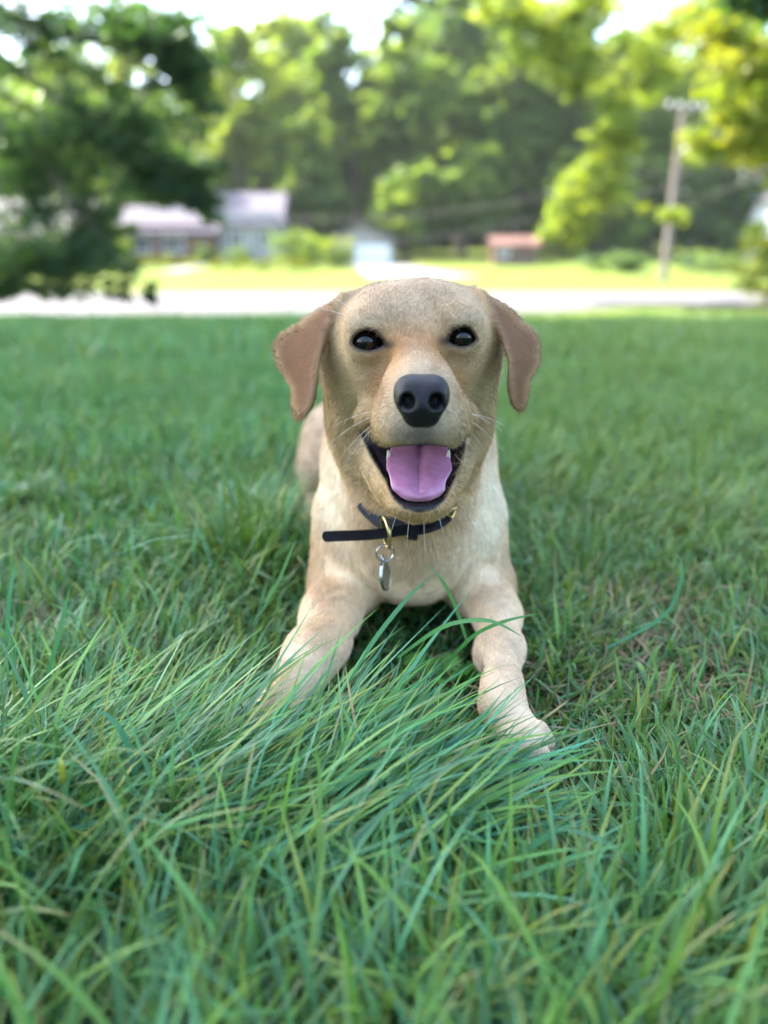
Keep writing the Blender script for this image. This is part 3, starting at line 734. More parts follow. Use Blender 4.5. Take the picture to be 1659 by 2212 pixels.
# dark skin in the mouth and on the lips
dM = poly_sdf(dpx, dpy, mouth_poly)
lipw = sm(8, 3, dM) * (DV[:, 1] < 0.76) * (DV[:, 2] < 0.36)
upper = (dpy < 972) & (dM > 0)                    # upper lip keeps fur almost to its rim
lipw = np.where(upper & (dpx > 800) & (dpx < 1000), lipw * sm(7, 2, dM), lipw)
LIP = [(838, 1046), (850, 1078), (872, 1099), (906, 1108), (938, 1101), (960, 1080), (974, 1044), (960, 1066), (906, 1080), (852, 1066)]
chin = sm(4, -2, poly_sdf(dpx, dpy, LIP)) * (DV[:, 1] < 0.72) * (DV[:, 2] < 0.27)
lipw = np.maximum(lipw, chin)
eyew = np.zeros(len(DV))
for c, lp in zip(EYES, lids):
    d = poly_sdf(dpx, dpy, lp); nearby = np.linalg.norm(DV - c, axis=1) < 0.035
    eyew = np.maximum(eyew, 0.85 * sm(10, 4, d) * nearby)
darkw = np.maximum(lipw, eyew)

C = np.tile(np.array((0.58, 0.41, 0.225)), (len(DV), 1))
C = mixc(C, (0.48, 0.37, 0.215), np.clip(blob(W(768, 860, 0.73), (0.05, 0.06, 0.06)) + blob(W(1014, 850, 0.73), (0.05, 0.06, 0.06)), 0, 1))
C = mixc(C, (0.53, 0.42, 0.31), blob(W(890, 660, 0.75), (0.07, 0.07, 0.05)))
for px, py in ((865, 775), (925, 770), (838, 830), (975, 825)):
    C = mixc(C, (0.40, 0.195, 0.075), 0.95 * blob(W(px, py, 0.675), (0.020, 0.035, 0.026)))
C = mixc(C, (0.60, 0.48, 0.34), 0.8 * np.clip(blob(W(790, 775, 0.70), (0.022, 0.03, 0.013)) + blob(W(1005, 765, 0.70), (0.022, 0.03, 0.013)), 0, 1))
C = mixc(C, (0.62, 0.50, 0.36), 0.8 * np.clip(blob(W(790, 695, 0.70), (0.018, 0.03, 0.009)) + blob(W(1000, 686, 0.70), (0.018, 0.03, 0.009)), 0, 1))
C = mixc(C, (0.60, 0.52, 0.42), 0.8 * blob(W(908, 862, 0.615), (0.036, 0.028, 0.034)))
C = mixc(C, (0.13, 0.115, 0.105), 0.85 * blob(W(908, 934, 0.608), (0.024, 0.026, 0.013)))
C = mixc(C, (0.09, 0.08, 0.08), 0.9 * blob(W(909, 918, 0.602), (0.008, 0.022, 0.014)))
# dark brown coat marks at the inner corners of the eyes
C = mixc(C, (0.10, 0.07, 0.055), 0.95 * np.clip(blob(W(838, 742, 0.693), (0.0085, 0.012, 0.006)) + blob(W(962, 735, 0.693), (0.0085, 0.012, 0.005)), 0, 1))
# markings of the face and sky sheen on its forehead, laid over its front
def pblob(px, py, rx, ry): return np.exp(-((dpx - px) / rx) ** 2 - ((dpy - py) / ry) ** 2) * (DV[:, 1] < 0.76) * (DV[:, 2] > 0.2)
C = mixc(C, (0.52, 0.43, 0.345), 0.6 * pblob(890, 665, 120, 48))  # forehead greyed: sky sheen painted into the fur colour
C = mixc(C, (0.56, 0.44, 0.27), 0.6 * np.clip(pblob(738, 860, 38, 85) + pblob(1046, 850, 34, 85), 0, 1))
C = mixc(C, (0.62, 0.50, 0.34), 0.7 * np.clip(pblob(790, 1000, 45, 60) + pblob(1000, 1000, 45, 60), 0, 1))
C = mixc(C, (0.66, 0.55, 0.42), 0.7 * np.clip(pblob(790, 785, 30, 16) + pblob(1006, 775, 28, 16), 0, 1))
C = mixc(C, (0.66, 0.56, 0.44), 0.7 * np.clip(pblob(785, 697, 28, 9) + pblob(1005, 688, 28, 9), 0, 1))
C = mixc(C, (0.44, 0.24, 0.10), 0.75 * np.clip(pblob(851, 785, 17, 42) + pblob(945, 780, 17, 42) + pblob(826, 845, 20, 40) + pblob(986, 840, 20, 42), 0, 1))
C = mixc(C, (0.55, 0.40, 0.27), 0.6 * pblob(896, 765, 24, 30))
C = mixc(C, (0.64, 0.57, 0.48), 0.75 * np.exp(-(np.hypot(dpx - 910, (dpy - 872) * 0.95) / 82) ** 3) * (DV[:, 1] < 0.66))
C = mixc(C, (0.13, 0.115, 0.105), 0.85 * pblob(909, 935, 50, 22) * (DV[:, 1] < 0.66))
C = mixc(C, (0.10, 0.07, 0.055), 0.9 * np.clip(pblob(842, 744, 13, 8) + pblob(958, 737, 12, 8) + 0.7 * pblob(815, 715, 20, 5) + 0.7 * pblob(982, 707, 20, 5), 0, 1))
# pale throat sides, chest and inside of the legs
pale = np.clip(blob(W(725, 1030, 0.85), (0.050, 0.09, 0.080)) + blob(W(1050, 1060, 0.85), (0.050, 0.09, 0.090)) + 0.9 * blob(W(890, 1195, 0.82), (0.085, 0.07, 0.055))
               + 0.0, 0, 1)
C = mixc(C, (0.80, 0.74, 0.68), 0.95 * pale)
legw = sm(0.13, 0.07, DV[:, 2]) * sm(0.86, 0.80, DV[:, 1])
C = mixc(C, (0.72, 0.61, 0.50), 0.85 * legw)
C = mixc(C, (0.52, 0.34, 0.19), 0.35 * np.clip(blob(W(720, 1312, 0.79), (0.05, 0.06, 0.012)) + blob(W(1075, 1325, 0.79), (0.05, 0.06, 0.014)), 0, 1))
C = mixc(C, (0.66, 0.56, 0.48), 0.7 * sm(1.1, 1.25, DV[:, 1]))
C = mixc(C, (0.33, 0.165, 0.075), earw)
for rd, sd in ((RIDGE_L, -1), (RIDGE_R, 1)):  # fold's light and shade painted in, over paler edge and darker inner fur
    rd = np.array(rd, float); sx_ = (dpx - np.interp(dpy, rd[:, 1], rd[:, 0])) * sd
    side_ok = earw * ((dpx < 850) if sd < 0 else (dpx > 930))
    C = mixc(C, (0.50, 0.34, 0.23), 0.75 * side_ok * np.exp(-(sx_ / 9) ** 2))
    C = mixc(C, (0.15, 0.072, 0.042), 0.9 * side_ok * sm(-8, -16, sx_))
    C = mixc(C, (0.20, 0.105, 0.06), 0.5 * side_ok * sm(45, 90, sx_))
nzv = np.sin(DV[:, 0] * 210 + 3 * np.sin(DV[:, 2] * 95)) * np.sin(DV[:, 2] * 170 + 2 * np.sin(DV[:, 1] * 130)) * np.sin(DV[:, 1] * 150 + DV[:, 0] * 90)
C *= (1 + 0.10 * nzv)[:, None]
C = C * np.array((1.07, 0.97, 0.78)) * (0.64 + 0.30 * np.clip(pale + 0.8 * legw, 0, 1))[:, None] * (1 - 0.42 * earw)[:, None]
furC = C.copy()
C = mixc(C, (0.016, 0.012, 0.015), darkw)
gum = sm(-2, -9, dM) * (DV[:, 1] < 0.76) * (DV[:, 2] < 0.36)
C = mixc(C, (0.085, 0.040, 0.055), 0.7 * gum)
set_col(dog_me, np.clip(C, 0, 1))
wet = dog_me.attributes.new('wet', 'FLOAT', 'POINT'); wet.data.foreach_set('value', darkw.astype(np.float32))

m_skin, N, L, p = new_mat('short coat and skin')
at = N.new('ShaderNodeAttribute'); at.attribute_name = 'col'; L.new(at.outputs['Color'], p.inputs['Base Color'])
aw = N.new('ShaderNodeAttribute'); aw.attribute_name = 'wet'
mr = N.new('ShaderNodeMapRange'); mr.inputs['To Min'].default_value = 0.85; mr.inputs['To Max'].default_value = 0.55
L.new(aw.outputs['Fac'], mr.inputs['Value']); L.new(mr.outputs['Result'], p.inputs['Roughness'])
tc = N.new('ShaderNodeTexCoord'); nz = N.new('ShaderNodeTexNoise'); nz.inputs['Scale'].default_value = 380; nz.inputs['Detail'].default_value = 3
L.new(tc.outputs['Object'], nz.inputs['Vector'])
bp = N.new('ShaderNodeBump'); bp.inputs['Strength'].default_value = 0.5; bp.inputs['Distance'].default_value = 0.0015
L.new(nz.outputs['Fac'], bp.inputs['Height']); L.new(bp.outputs['Normal'], p.inputs['Normal'])
p.inputs['Specular IOR Level'].default_value = 0.35

dog = link('dog', dog_me, m_skin)
tag(dog, 'yellow labrador-type dog lying in the grass facing us, mouth open, tongue out', 'dog')

# ---- fur
def hairs(name, P, mat, parent, rad):
    """P (n, k, 3) points, rad (n, k)"""
    n, k_ = P.shape[:2]
    hc = bpy.data.hair_curves.new(name); hc.add_curves([k_] * n)
    hc.attributes['position'].data.foreach_set('vector', np.ascontiguousarray(P, dtype=np.float32).ravel())
    ra = hc.attributes.get('radius') or hc.attributes.new('radius', 'FLOAT', 'POINT')
    ra.data.foreach_set('value', np.ascontiguousarray(rad, dtype=np.float32).ravel())
    o = bpy.data.objects.new(name, hc); COL.objects.link(o); hc.materials.append(mat); o.parent = parent
    return o, hc

nose_p = W(910, 862, 0.590); chin_p = W(906, 1085, 0.650)
def lie_of(P, ew):
    """direction in which the coat lies"""
    d_nose = P - nose_p
    d_nose = d_nose / (np.linalg.norm(d_nose, axis=1, keepdims=True) + 1e-6)
    px, py = to_px(P[:, 0], P[:, 1], P[:, 2])
    headw = sm(0.82, 0.77, P[:, 1]) * sm(0.15, 0.22, P[:, 2])
    # cheeks sweep outward and down
    ck = sm(770, 880, py)
    d_head = d_nose + np.stack([0 * ck, 0.25 + 0 * ck, -0.75 * ck], 1)
    jw = sm(985, 1040, py) * sm(0.80, 0.74, P[:, 1])
    d_jaw = (P - chin_p) * 6 + np.array((0, 0.3, -0.35))
    d_head = d_head * (1 - jw[:, None]) + d_jaw * jw[:, None]
    d_body = np.stack([0.8 * (P[:, 0] - MX) * 3, 0.25 * sm(0.85, 1.1, P[:, 1]) * 4, -1.0 + 0 * P[:, 0]], 1)
    lg = sm(0.14, 0.09, P[:, 2]) * sm(0.87, 0.80, P[:, 1])
    d_leg = np.stack([np.where(P[:, 0] < MX, -0.35, 0.12), -0.75 + 0 * P[:, 0], -0.55 + 0 * P[:, 0]], 1)
    d_body = d_body * (1 - lg[:, None]) + d_leg * lg[:, None]
    d = d_body * (1 - headw[:, None]) + d_head * headw[:, None]
    d_ear = np.stack([np.where(P[:, 0] < MX, -0.45, 0.45), 0 * P[:, 0], -1 + 0 * P[:, 0]], 1)
    return d * (1 - ew[:, None]) + d_ear * ew[:, None]

T3 = np.concatenate([DQ[:, [0, 1, 2]], DQ[:, [0, 2, 3]]])
A, Bv, Cv = DV[T3[:, 0]], DV[T3[:, 1]], DV[T3[:, 2]]
area = 0.5 * np.linalg.norm(np.cross(Bv - A, Cv - A), axis=1)
cen = (A + Bv + Cv) / 3
wgt = area * np.clip((0.72 / cen[:, 1]) ** 2.2, 0.05, 1.4) * (1 - np.clip(darkw[T3].mean(1) * 1.3, 0, 1)) * (cen[:, 2] > 0.0)
wgt *= np.where((cen[:, 1] < 0.70) & (dM[T3].mean(1) < -1), 0, 1)
wgt *= 1 - 0.97 * np.exp(-np.sum(((cen - W(910, 862, 0.600)) / np.array((0.019, 0.016, 0.019))) ** 2, 1) ** 2)
NH = 360000
tri = rng.choice(len(T3), NH, p=wgt / wgt.sum())
r1, r2 = rng.random(NH), rng.random(NH); s1 = np.sqrt(r1)
bw = np.stack([1 - s1, s1 * (1 - r2), s1 * r2], 1)
def at_tri(Q): return np.einsum('nk,nk...->n...', bw, Q[T3[tri]])
hp = at_tri(DV); hn = at_tri(DN); hn /= np.linalg.norm(hn, axis=1, keepdims=True) + 1e-9
hcx = np.clip(at_tri(furC), 0, 1); hew = at_tri(earw); hdk = at_tri(darkw)
fl = lie_of(hp, hew)
fl0 = fl / (np.linalg.norm(fl, axis=1, keepdims=True) + 1e-9)
bn_ = np.cross(hn, fl0); sc_ = np.sum(hp * bn_, 1)
streak = np.sin(sc_ * 2 * math.pi / 0.0034 + 2.5 * np.sin(hp[:, 0] * 160 + hp[:, 2] * 130) + 2.0 * np.sin(hp[:, 1] * 210 - hp[:, 2] * 90))
# neighbouring hairs part into small locks
q = hp * 160
lock = np.stack([np.sin(q[:, 1] * 1.3 + 2 * np.sin(q[:, 2] * 0.9)), np.sin(q[:, 2] * 1.1 + 2 * np.sin(q[:, 0])), np.sin(q[:, 0] * 1.2 + 2 * np.sin(q[:, 1] * 0.8))], 1)
fl = fl / (np.linalg.norm(fl, axis=1, keepdims=True) + 1e-9) + lock * 0.28 + rng.normal(0, 0.16, (NH, 3))
fl -= hn * np.sum(fl * hn, 1, keepdims=True)
fl /= np.linalg.norm(fl, axis=1, keepdims=True) + 1e-9
hpx, hpy = to_px(hp[:, 0], hp[:, 1], hp[:, 2])
Lh = np.full(NH, 0.0140)
face = sm(0.775, 0.74, hp[:, 1]) * sm(0.21, 0.25, hp[:, 2])
Lh = Lh * (1 - face) + 0.0056 * face
muz = np.exp(-np.sum(((hp - W(908, 880, 0.63)) / np.array((0.05, 0.055, 0.045))) ** 2, 1)); Lh = Lh * (1 - muz) + 0.0036 * muz
Lh = Lh * (1 - hew) + 0.0024 * hew
lg = sm(0.13, 0.08, hp[:, 2]) * sm(0.85, 0.78, hp[:, 1]); Lh = Lh * (1 - lg) + 0.0060 * lg
for c in EYES:
    w = np.exp(-(np.linalg.norm(hp - c, axis=1) / 0.022) ** 4); Lh = Lh * (1 - w) + 0.0038 * w
nk = np.exp(-np.sum(((hp - W(890, 1130, 0.82)) / np.array((0.13, 0.09, 0.09))) ** 2, 1)) * sm(0.74, 0.77, hp[:, 1]); Lh *= 1 + 0.35 * nk
ruff = sm(870, 930, hpy) * sm(1080, 1020, hpy) * sm(75, 120, np.abs(hpx - 888)) * (hp[:, 1] < 0.80); Lh = Lh * (1 - ruff) + 0.0125 * ruff
pw_ = sm(0.66, 0.62, hp[:, 1]) * sm(0.09, 0.06, hp[:, 2]); Lh = Lh * (1 - pw_) + 0.0028 * pw_
Lh *= rng.uniform(0.6, 1.2, NH)
lift = 0.10 * streak + rng.uniform(0.14, 0.42, NH) + 0.12 * np.sin(q[:, 0] * 0.7 + q[:, 2] * 0.6) * (1 - hew)
S = np.linspace(0, 1, 4)
PH = hp[:, None, :] - 0.0004 * hn[:, None, :] + Lh[:, None, None] * (S[None, :, None] * (fl + hn * lift[:, None])[:, None, :] - (S ** 2)[None, :, None] * (hn * (lift * 0.55)[:, None])[:, None, :])
rr = np.array((0.00018, 0.00017, 0.00012, 0.00003))[None] * rng.uniform(0.8, 1.25, (NH, 1)) * np.clip(hp[:, 1:2] / 0.8, 0.9, 2.0)
m_fur, N, L, p = new_mat('fur')
at = N.new('ShaderNodeAttribute'); at.attribute_name = 'hue'; L.new(at.outputs['Color'], p.inputs['Base Color'])
p.inputs['Roughness'].default_value = 0.55; p.inputs['Specular IOR Level'].default_value = 0.3
fur, hc = hairs('fur', PH, m_fur, dog, rr)
ca = hc.attributes.new('hue', 'FLOAT_COLOR', 'CURVE')
hv = hcx * (1 + 0.16 * streak[:, None]) * rng.normal(1.10, 0.18, (NH, 1)).clip(0.6, 1.6); hv = hv + (rng.random((NH, 1)) < 0.10) * 0.06
hv = hv * (1 - np.clip(hdk * 1.2, 0, 1)[:, None]) + 0.04 * np.clip(hdk * 1.2, 0, 1)[:, None]
ca.data.foreach_set('color', np.hstack([np.clip(hv, 0, 0.95), np.ones((NH, 1))]).astype(np.float32).ravel())

# ---- whiskers and chin bristles
m_whisk = noise_mat('whisker', [(0.3, (0.75, 0.70, 0.62)), (0.7, (0.85, 0.82, 0.76))], 40, rough=0.4)
wk = []
for (x0, y0, yy, dx, dy, dz, ln) in [(812, 888, .66, -.75, .25, -.15, .042), (805, 900, .665, -.8, .2, -.35, .045), (815, 910, .66, -.65, .2, -.5, .042), (808, 922, .66, -.55, .2, -.6, .04),
                                     (1000, 888, .665, .75, .25, -.25, .042), (1003, 900, .665, .8, .2, -.5, .045), (998, 912, .66, .6, .2, -.6, .04), (1004, 892, .67, .9, .1, -.1, .036),
                                     (766, 690, .715, -.75, .1, .35, .045), (775, 684, .715, -.6, .0, .6, .040),
                                     (885, 1108, .665, -.1, -.1, -1, .028), (915, 1110, .663, .05, -.1, -1, .030), (945, 1105, .665, .3, 0, -1, .030), (860, 1102, .67, -.35, 0, -1, .024)]:
    o = W(x0, y0, yy); d = np.array((dx, dy, dz)); d /= np.linalg.norm(d); t = np.linspace(0, 1, 8)[:, None]
    P = o + d * ln * t + np.array((0, 0, -1)) * (0.22 * ln) * t ** 2
    hairs('whisker', P[None], m_whisk, dog, np.linspace(0.00016, 0.00004, 8)[None])

# ---- eyes
m_eye, N, L, p = new_mat('eyeball')
tc = N.new('ShaderNodeTexCoord'); ln = N.new('ShaderNodeVectorMath'); ln.operation = 'LENGTH'
sx = N.new('ShaderNodeSeparateXYZ'); L.new(tc.outputs['Object'], sx.inputs[0]); cb = N.new('ShaderNodeCombineXYZ')
L.new(sx.outputs['X'], cb.inputs['X']); L.new(sx.outputs['Z'], cb.inputs['Z']); L.new(cb.outputs[0], ln.inputs[0])
cr = N.new('ShaderNodeValToRGB'); cr.color_ramp.interpolation = 'EASE'; e = cr.color_ramp.elements
ml = N.new('ShaderNodeMath'); ml.operation = 'MULTIPLY'; ml.inputs[1].default_value = 1 / ER; L.new(ln.outputs['Value'], ml.inputs[0]); L.new(ml.outputs[0], cr.inputs['Fac'])
e[0].position = 0.40; e[0].color = (0.003, 0.003, 0.003, 1); e[1].position = 0.46; e[1].color = (0.007, 0.005, 0.004, 1)
x = e.new(0.72); x.color = (0.011, 0.007, 0.005, 1); x = e.new(0.90); x.color = (0.006, 0.005, 0.005, 1)
L.new(cr.outputs['Color'], p.inputs['Base Color']); p.inputs['Roughness'].default_value = 0.03; p.inputs['Specular IOR Level'].default_value = 0.4
for c in EYES:
    V, F = [], []; nu, nv = 40, 24
    for i in range(nv + 1):
        th = math.pi * i / nv
        for k_ in range(nu):
            ph = 2 * math.pi * k_ / nu
            d = Vector((math.sin(th) * math.cos(ph), -math.cos(th), math.sin(th) * math.sin(ph)))
            bul = 1.0 + 0.07 * max(0, (math.cos(th) - 0.70) / 0.30)       # cornea
            V.append(d * ER * bul)
    for i in range(nv):
        for k_ in range(nu):
            F.append((i * nu + k_, (i + 1) * nu + k_, (i + 1) * nu + (k_ + 1) % nu, i * nu + (k_ + 1) % nu))
    mb = MB().add(V, F)
    o = mb.build('eye', m_eye, dog, True, c); o.rotation_euler = (math.radians(-6), 0, 0)

# ---- nose
NF = Field(np.arange(-0.005, 0.065, 0.0009), np.arange(0.565, 0.640, 0.0009), np.arange(0.27, 0.385, 0.0009))
nx = lambda px, py, Y: W(px, py, Y)
NF.ell(nx(910, 850, 0.606), (0.0195, 0.021, 0.0145), 0.006)
for px in (884, 937): NF.ell(nx(px, 838, 0.606), (0.0110, 0.017, 0.0095), 0.006)
NF.ell(nx(881, 862, 0.600), (0.0100, 0.017, 0.0128), 0.006)
NF.ell(nx(941, 861, 0.600), (0.0100, 0.017, 0.0128), 0.006)
NF.ell(nx(910, 872, 0.598), (0.0130, 0.017, 0.0125), 0.006)
NF.ell(nx(910, 893, 0.601), (0.0095, 0.015, 0.0100), 0.006)
for px in (892, 929): NF.ell(nx(px, 896, 0.602), (0.0075, 0.014, 0.0085), 0.006)
for s, px in ((-1, 881), (1, 943)):
    NF.ell(nx(px, 869, 0.583), (0.0058, 0.0125, 0.0064), 0.003, cut=True)
    NF.cone(nx(px + s * 6, 880, 0.584), nx(px + s * 27, 884, 0.590), 0.0030, 0.0016, 0.003, cut=True)
NF.cone(nx(911, 872, 0.577), nx(911, 925, 0.582), 0.0010, 0.0014, 0.002, cut=True)
NV, NQ = NF.mesh(2)
nose_me = np_mesh('nose', NV, [NQ])
m_nose, N, L, p = new_mat('nose leather')
tc = N.new('ShaderNodeTexCoord'); vo = N.new('ShaderNodeTexVoronoi'); vo.inputs['Scale'].default_value = 900; L.new(tc.outputs['Object'], vo.inputs['Vector'])
bp = N.new('ShaderNodeBump'); bp.inputs['Strength'].default_value = 0.6; bp.inputs['Distance'].default_value = 0.0006; L.new(vo.outputs['Distance'], bp.inputs['Height']); L.new(bp.outputs['Normal'], p.inputs['Normal'])
p.inputs['Base Color'].default_value = (0.006, 0.0055, 0.007, 1); p.inputs['Roughness'].default_value = 0.45; p.inputs['Specular IOR Level'].default_value = 0.24
o = link('nose', nose_me, m_nose, dog); o['label'] = 'black leathery nose with two nostrils'

# ---- tongue
def loft(rows):
    rows = np.asarray(rows); n, m = rows.shape[:2]
    V = rows.reshape(-1, 3); F = []
    for i in range(n - 1):
        for j in range(m):
            j2 = (j + 1) % m; F.append((i * m + j, i * m + j2, (i + 1) * m + j2, (i + 1) * m + j))
    F.append(tuple(range(m))); F.append(tuple(range((n - 1) * m, n * m))[::-1])
    return V, F
ctl = [  # px centre, py, Y, half width px, cup
    (905, 945, .735, 60, .0), (905, 962, .718, 60, .006), (905, 990, .697, 66, .007), (904, 1018, .676, 70, .005), (904, 1040, .660, 61, .002),
    (905, 1058, .651, 56, -.001), (906, 1072, .6475, 42, -.002), (906, 1080, .6465, 24, -.002), (906, 1083, .6465, 6, -.001)]
ctl = np.array(ctl); tt = np.linspace(0, 1, len(ctl)); ts = np.concatenate([np.linspace(0, .86, 26), np.linspace(.88, 1, 12)])
rows = []
for t in ts:
    c = [np.interp(t, tt, ctl[:, i]) for i in range(5)]
    row = []; M_ = 40
    cw = W(c[0], c[1], c[2]); hw = np.linalg.norm(W(c[0] + c[3], c[1], c[2]) - cw)
    for j in range(M_):
        a = 2 * math.pi * j / M_
        ex = math.copysign(abs(math.cos(a)) ** 0.7, math.cos(a)); ez = math.copysign(abs(math.sin(a)) ** 0.9, math.sin(a))
        th = 0.0042 * min(1.0, hw / 0.012)
        up = ez * th + c[4] * (ex * ex) - 0.0055 * math.exp(-(ex / 0.08) ** 2) * (1 if ez > 0 else 0) * min(1, hw / 0.02) * max(0.0, 1 - max(0.0, t - 0.45) * 2.2)
        wob = 1 + 0.03 * math.sin(t * 21 + (0 if ex > 0 else 2))
        # the tongue slopes down towards us: its upper face looks up and forward
        row.append(cw + np.array((ex * hw * wob, -0.80 * up, 0.60 * up)))
    rows.append(row)
V, F = loft(rows)
m_tongue = noise_mat('tongue', [(0.3, (0.33, 0.125, 0.21)), (0.7, (0.44, 0.19, 0.31))], 60, rough=0.24, bump=0.16, bump_scale=1300, spec=0.5, coat=0.25)
m_tongue.node_tree.nodes['Principled BSDF'].inputs['Subsurface Weight'].default_value = 0.15
m_tongue.node_tree.nodes['Principled BSDF'].inputs['Subsurface Radius'].default_value = (0.006, 0.002, 0.002)
o = MB().add(V, F).build('tongue', m_tongue, dog, True); o['label'] = 'pink tongue hanging over the lower lip'

# ---- teeth and claws
m_tooth = noise_mat('tooth', [(0.3, (0.50, 0.46, 0.36)), (0.7, (0.58, 0.54, 0.44))], 80, rough=0.25, spec=0.5)
def fang(a, b, r, name, mat):
    a, b = Vector(a), Vector(b); mid = a.lerp(b, 0.55) + Vector((0, -0.0008, 0))
    MB().tube([a, a.lerp(mid, 0.6), mid, mid.lerp(b, 0.6), b], [r, r * 1.0, r * 0.8, r * 0.5, r * 0.08], 10).build(name, mat, dog, True)
fang(W(842, 1002, .694), W(838, 972, .688), 0.0026, 'tooth', m_tooth)
fang(W(966, 998, .694), W(970, 971, .688), 0.0026, 'tooth', m_tooth)
m_claw = noise_mat('claw', [(0.3, (0.10, 0.08, 0.07)), (0.7, (0.22, 0.18, 0.15))], 90, rough=0.35)
for c, f in TOES:
    fang(c, c + f * 0.007 + np.array((0, 0, -0.006)), 0.0026, 'claw', m_claw)
# ------------------------------------------------------------------ collar with ring and tag
m_leather = noise_mat('black leather', [(0.3, (0.005, 0.005, 0.006)), (0.7, (0.010, 0.010, 0.012))], 120, rough=0.24, bump=0.15, bump_scale=700, spec=0.18)
m_brass = noise_mat('brass', [(0.3, (0.42, 0.31, 0.13)), (0.7, (0.55, 0.43, 0.20))], 60, rough=0.28, metallic=1.0)
m_steel = noise_mat('steel', [(0.3, (0.26, 0.27, 0.27)), (0.7, (0.40, 0.41, 0.41))], 50, rough=0.26, metallic=1.0)

def strap(pts, up, width, th):
    """flat band along pts; up[i] is the direction of its width"""
    V, F = [], []; n = len(pts); m = 8
    for i in range(n):
        p = Vector(pts[i]); t = (Vector(pts[min(i + 1, n - 1)]) - Vector(pts[max(i - 1, 0)])).normalized()
        u = Vector(up[i]); u = (u - t * u.dot(t)).normalized(); o = t.cross(u).normalized()
        w = width[i] / 2; b = th * 0.3
        for (a, c) in ((-w, -th / 2 + b), (-w + b, -th / 2), (w - b, -th / 2), (w, -th / 2 + b), (w, th / 2 - b), (w - b, th / 2), (-w + b, th / 2), (-w, th / 2 - b)):
            V.append(p + u * a + o * c)
    for i in range(n - 1):
        for k in range(m):
            F.append((i * m + k, i * m + (k + 1) % m, (i + 1) * m + (k + 1) % m, (i + 1) * m + k))
    F.append(tuple(range(m))); F.append(tuple(range((n - 1) * m, n * m)))
    return MB().add(V, F)

collar = empty('dog_collar', tuple(W(880, 1140, 0.755)))
tag(collar, 'black leather collar with brass ring and steel tag around the dog neck', 'dog collar')
CO = Vector(collar.location)
def cpart(mb, name, mat, parent=None, smooth=True):
    par = parent or collar
    off = CO
    mb.V = [tuple(Vector(v) - off) for v in mb.V]
    return mb.build(name, mat, par, smooth)
# band round the neck: loose and low in front, snug behind
ctl = [(778, 1074, .780), (793, 1099, .772), (818, 1122, .762), (855, 1137, .753), (900, 1140, .749), (940, 1130, .750), (962, 1115, .757), (976, 1098, .768), (984, 1074, .785)]
P = [W(*c) for c in ctl]
P += [np.array((0.100, 0.86, 0.235)), np.array((0.080, 0.915, 0.245)), np.array((0.032, 0.935, 0.25)), np.array((-0.020, 0.915, 0.245)), np.array((-0.046, 0.86, 0.235))]
P = np.array(P)
for _ in range(3):
    Q_ = np.roll(P, -1, 0); P = np.stack([P * 0.75 + Q_ * 0.25, P * 0.25 + Q_ * 0.75], 1).reshape(-1, 3)
P = np.vstack([P, P[:1]])
band = cpart(strap([tuple(q) for q in P], [Vector((0, 0.45, 1))] * len(P), [0.0165] * len(P), 0.0034), 'band', m_leather)
# free end that passes through the keeper and sticks out to the side
path = [(968, 1116, .757), (935, 1132, .7465), (905, 1140, .7435), (870, 1146, .7425), (835, 1151, .741), (800, 1155, .738), (760, 1157, .734), (725, 1158, .730), (705, 1159, .728), (696, 1160, .727)]
cw = np.array(path); tt = np.linspace(0, 1, len(cw)); ts = np.linspace(0, 1, 40)
pts = [tuple(W(*[np.interp(t, tt, cw[:, i]) for i in range(3)])) for t in ts]
w_ = [0.0118 if t < 0.9 else 0.0118 * math.sqrt(max(1 - ((t - 0.9) / 0.104) ** 2, 0.05)) for t in ts]
cpart(strap(pts, [Vector((0, 0.75, 0.66))] * 40, w_, 0.0030), 'strap_end', m_leather)
kp = Vector(W(893, 1143, .7435))
k = MB()
R = Matrix.Rotation(math.radians(8), 3, 'Y') @ Matrix.Rotation(math.radians(-38), 3, 'X')
for dz, dy, sz in ((0.0, -0.0034, (0.010, 0.0020, 0.0205)), (0.0095, 0.001, (0.010, 0.009, 0.0018)), (-0.0095, 0.001, (0.010, 0.009, 0.0018))):
    k.box(kp + R @ Vector((0, dy, dz)), sz, R)
cpart(k, 'keeper_loop', m_leather, None, False)
# brass ring seen nearly edge on
R = Matrix.Rotation(math.radians(-74), 3, 'Z') @ Matrix.Rotation(math.radians(6), 3, 'X')
cpart(MB().ring(W(834, 1151, .7345), R, 0.0125, 0.0160, 0.0020, 40, 10), 'ring', m_brass)
sp = MB()
for dy in (-0.0006, 0.0006):
    sp.ring(Vector(W(832, 1194, .7335)) + Vector((0, dy, 0)), Matrix.Rotation(math.radians(14), 3, 'Z'), 0.0092, 0.0088, 0.0007, 40, 8)
cpart(sp, 'split_ring', m_steel)
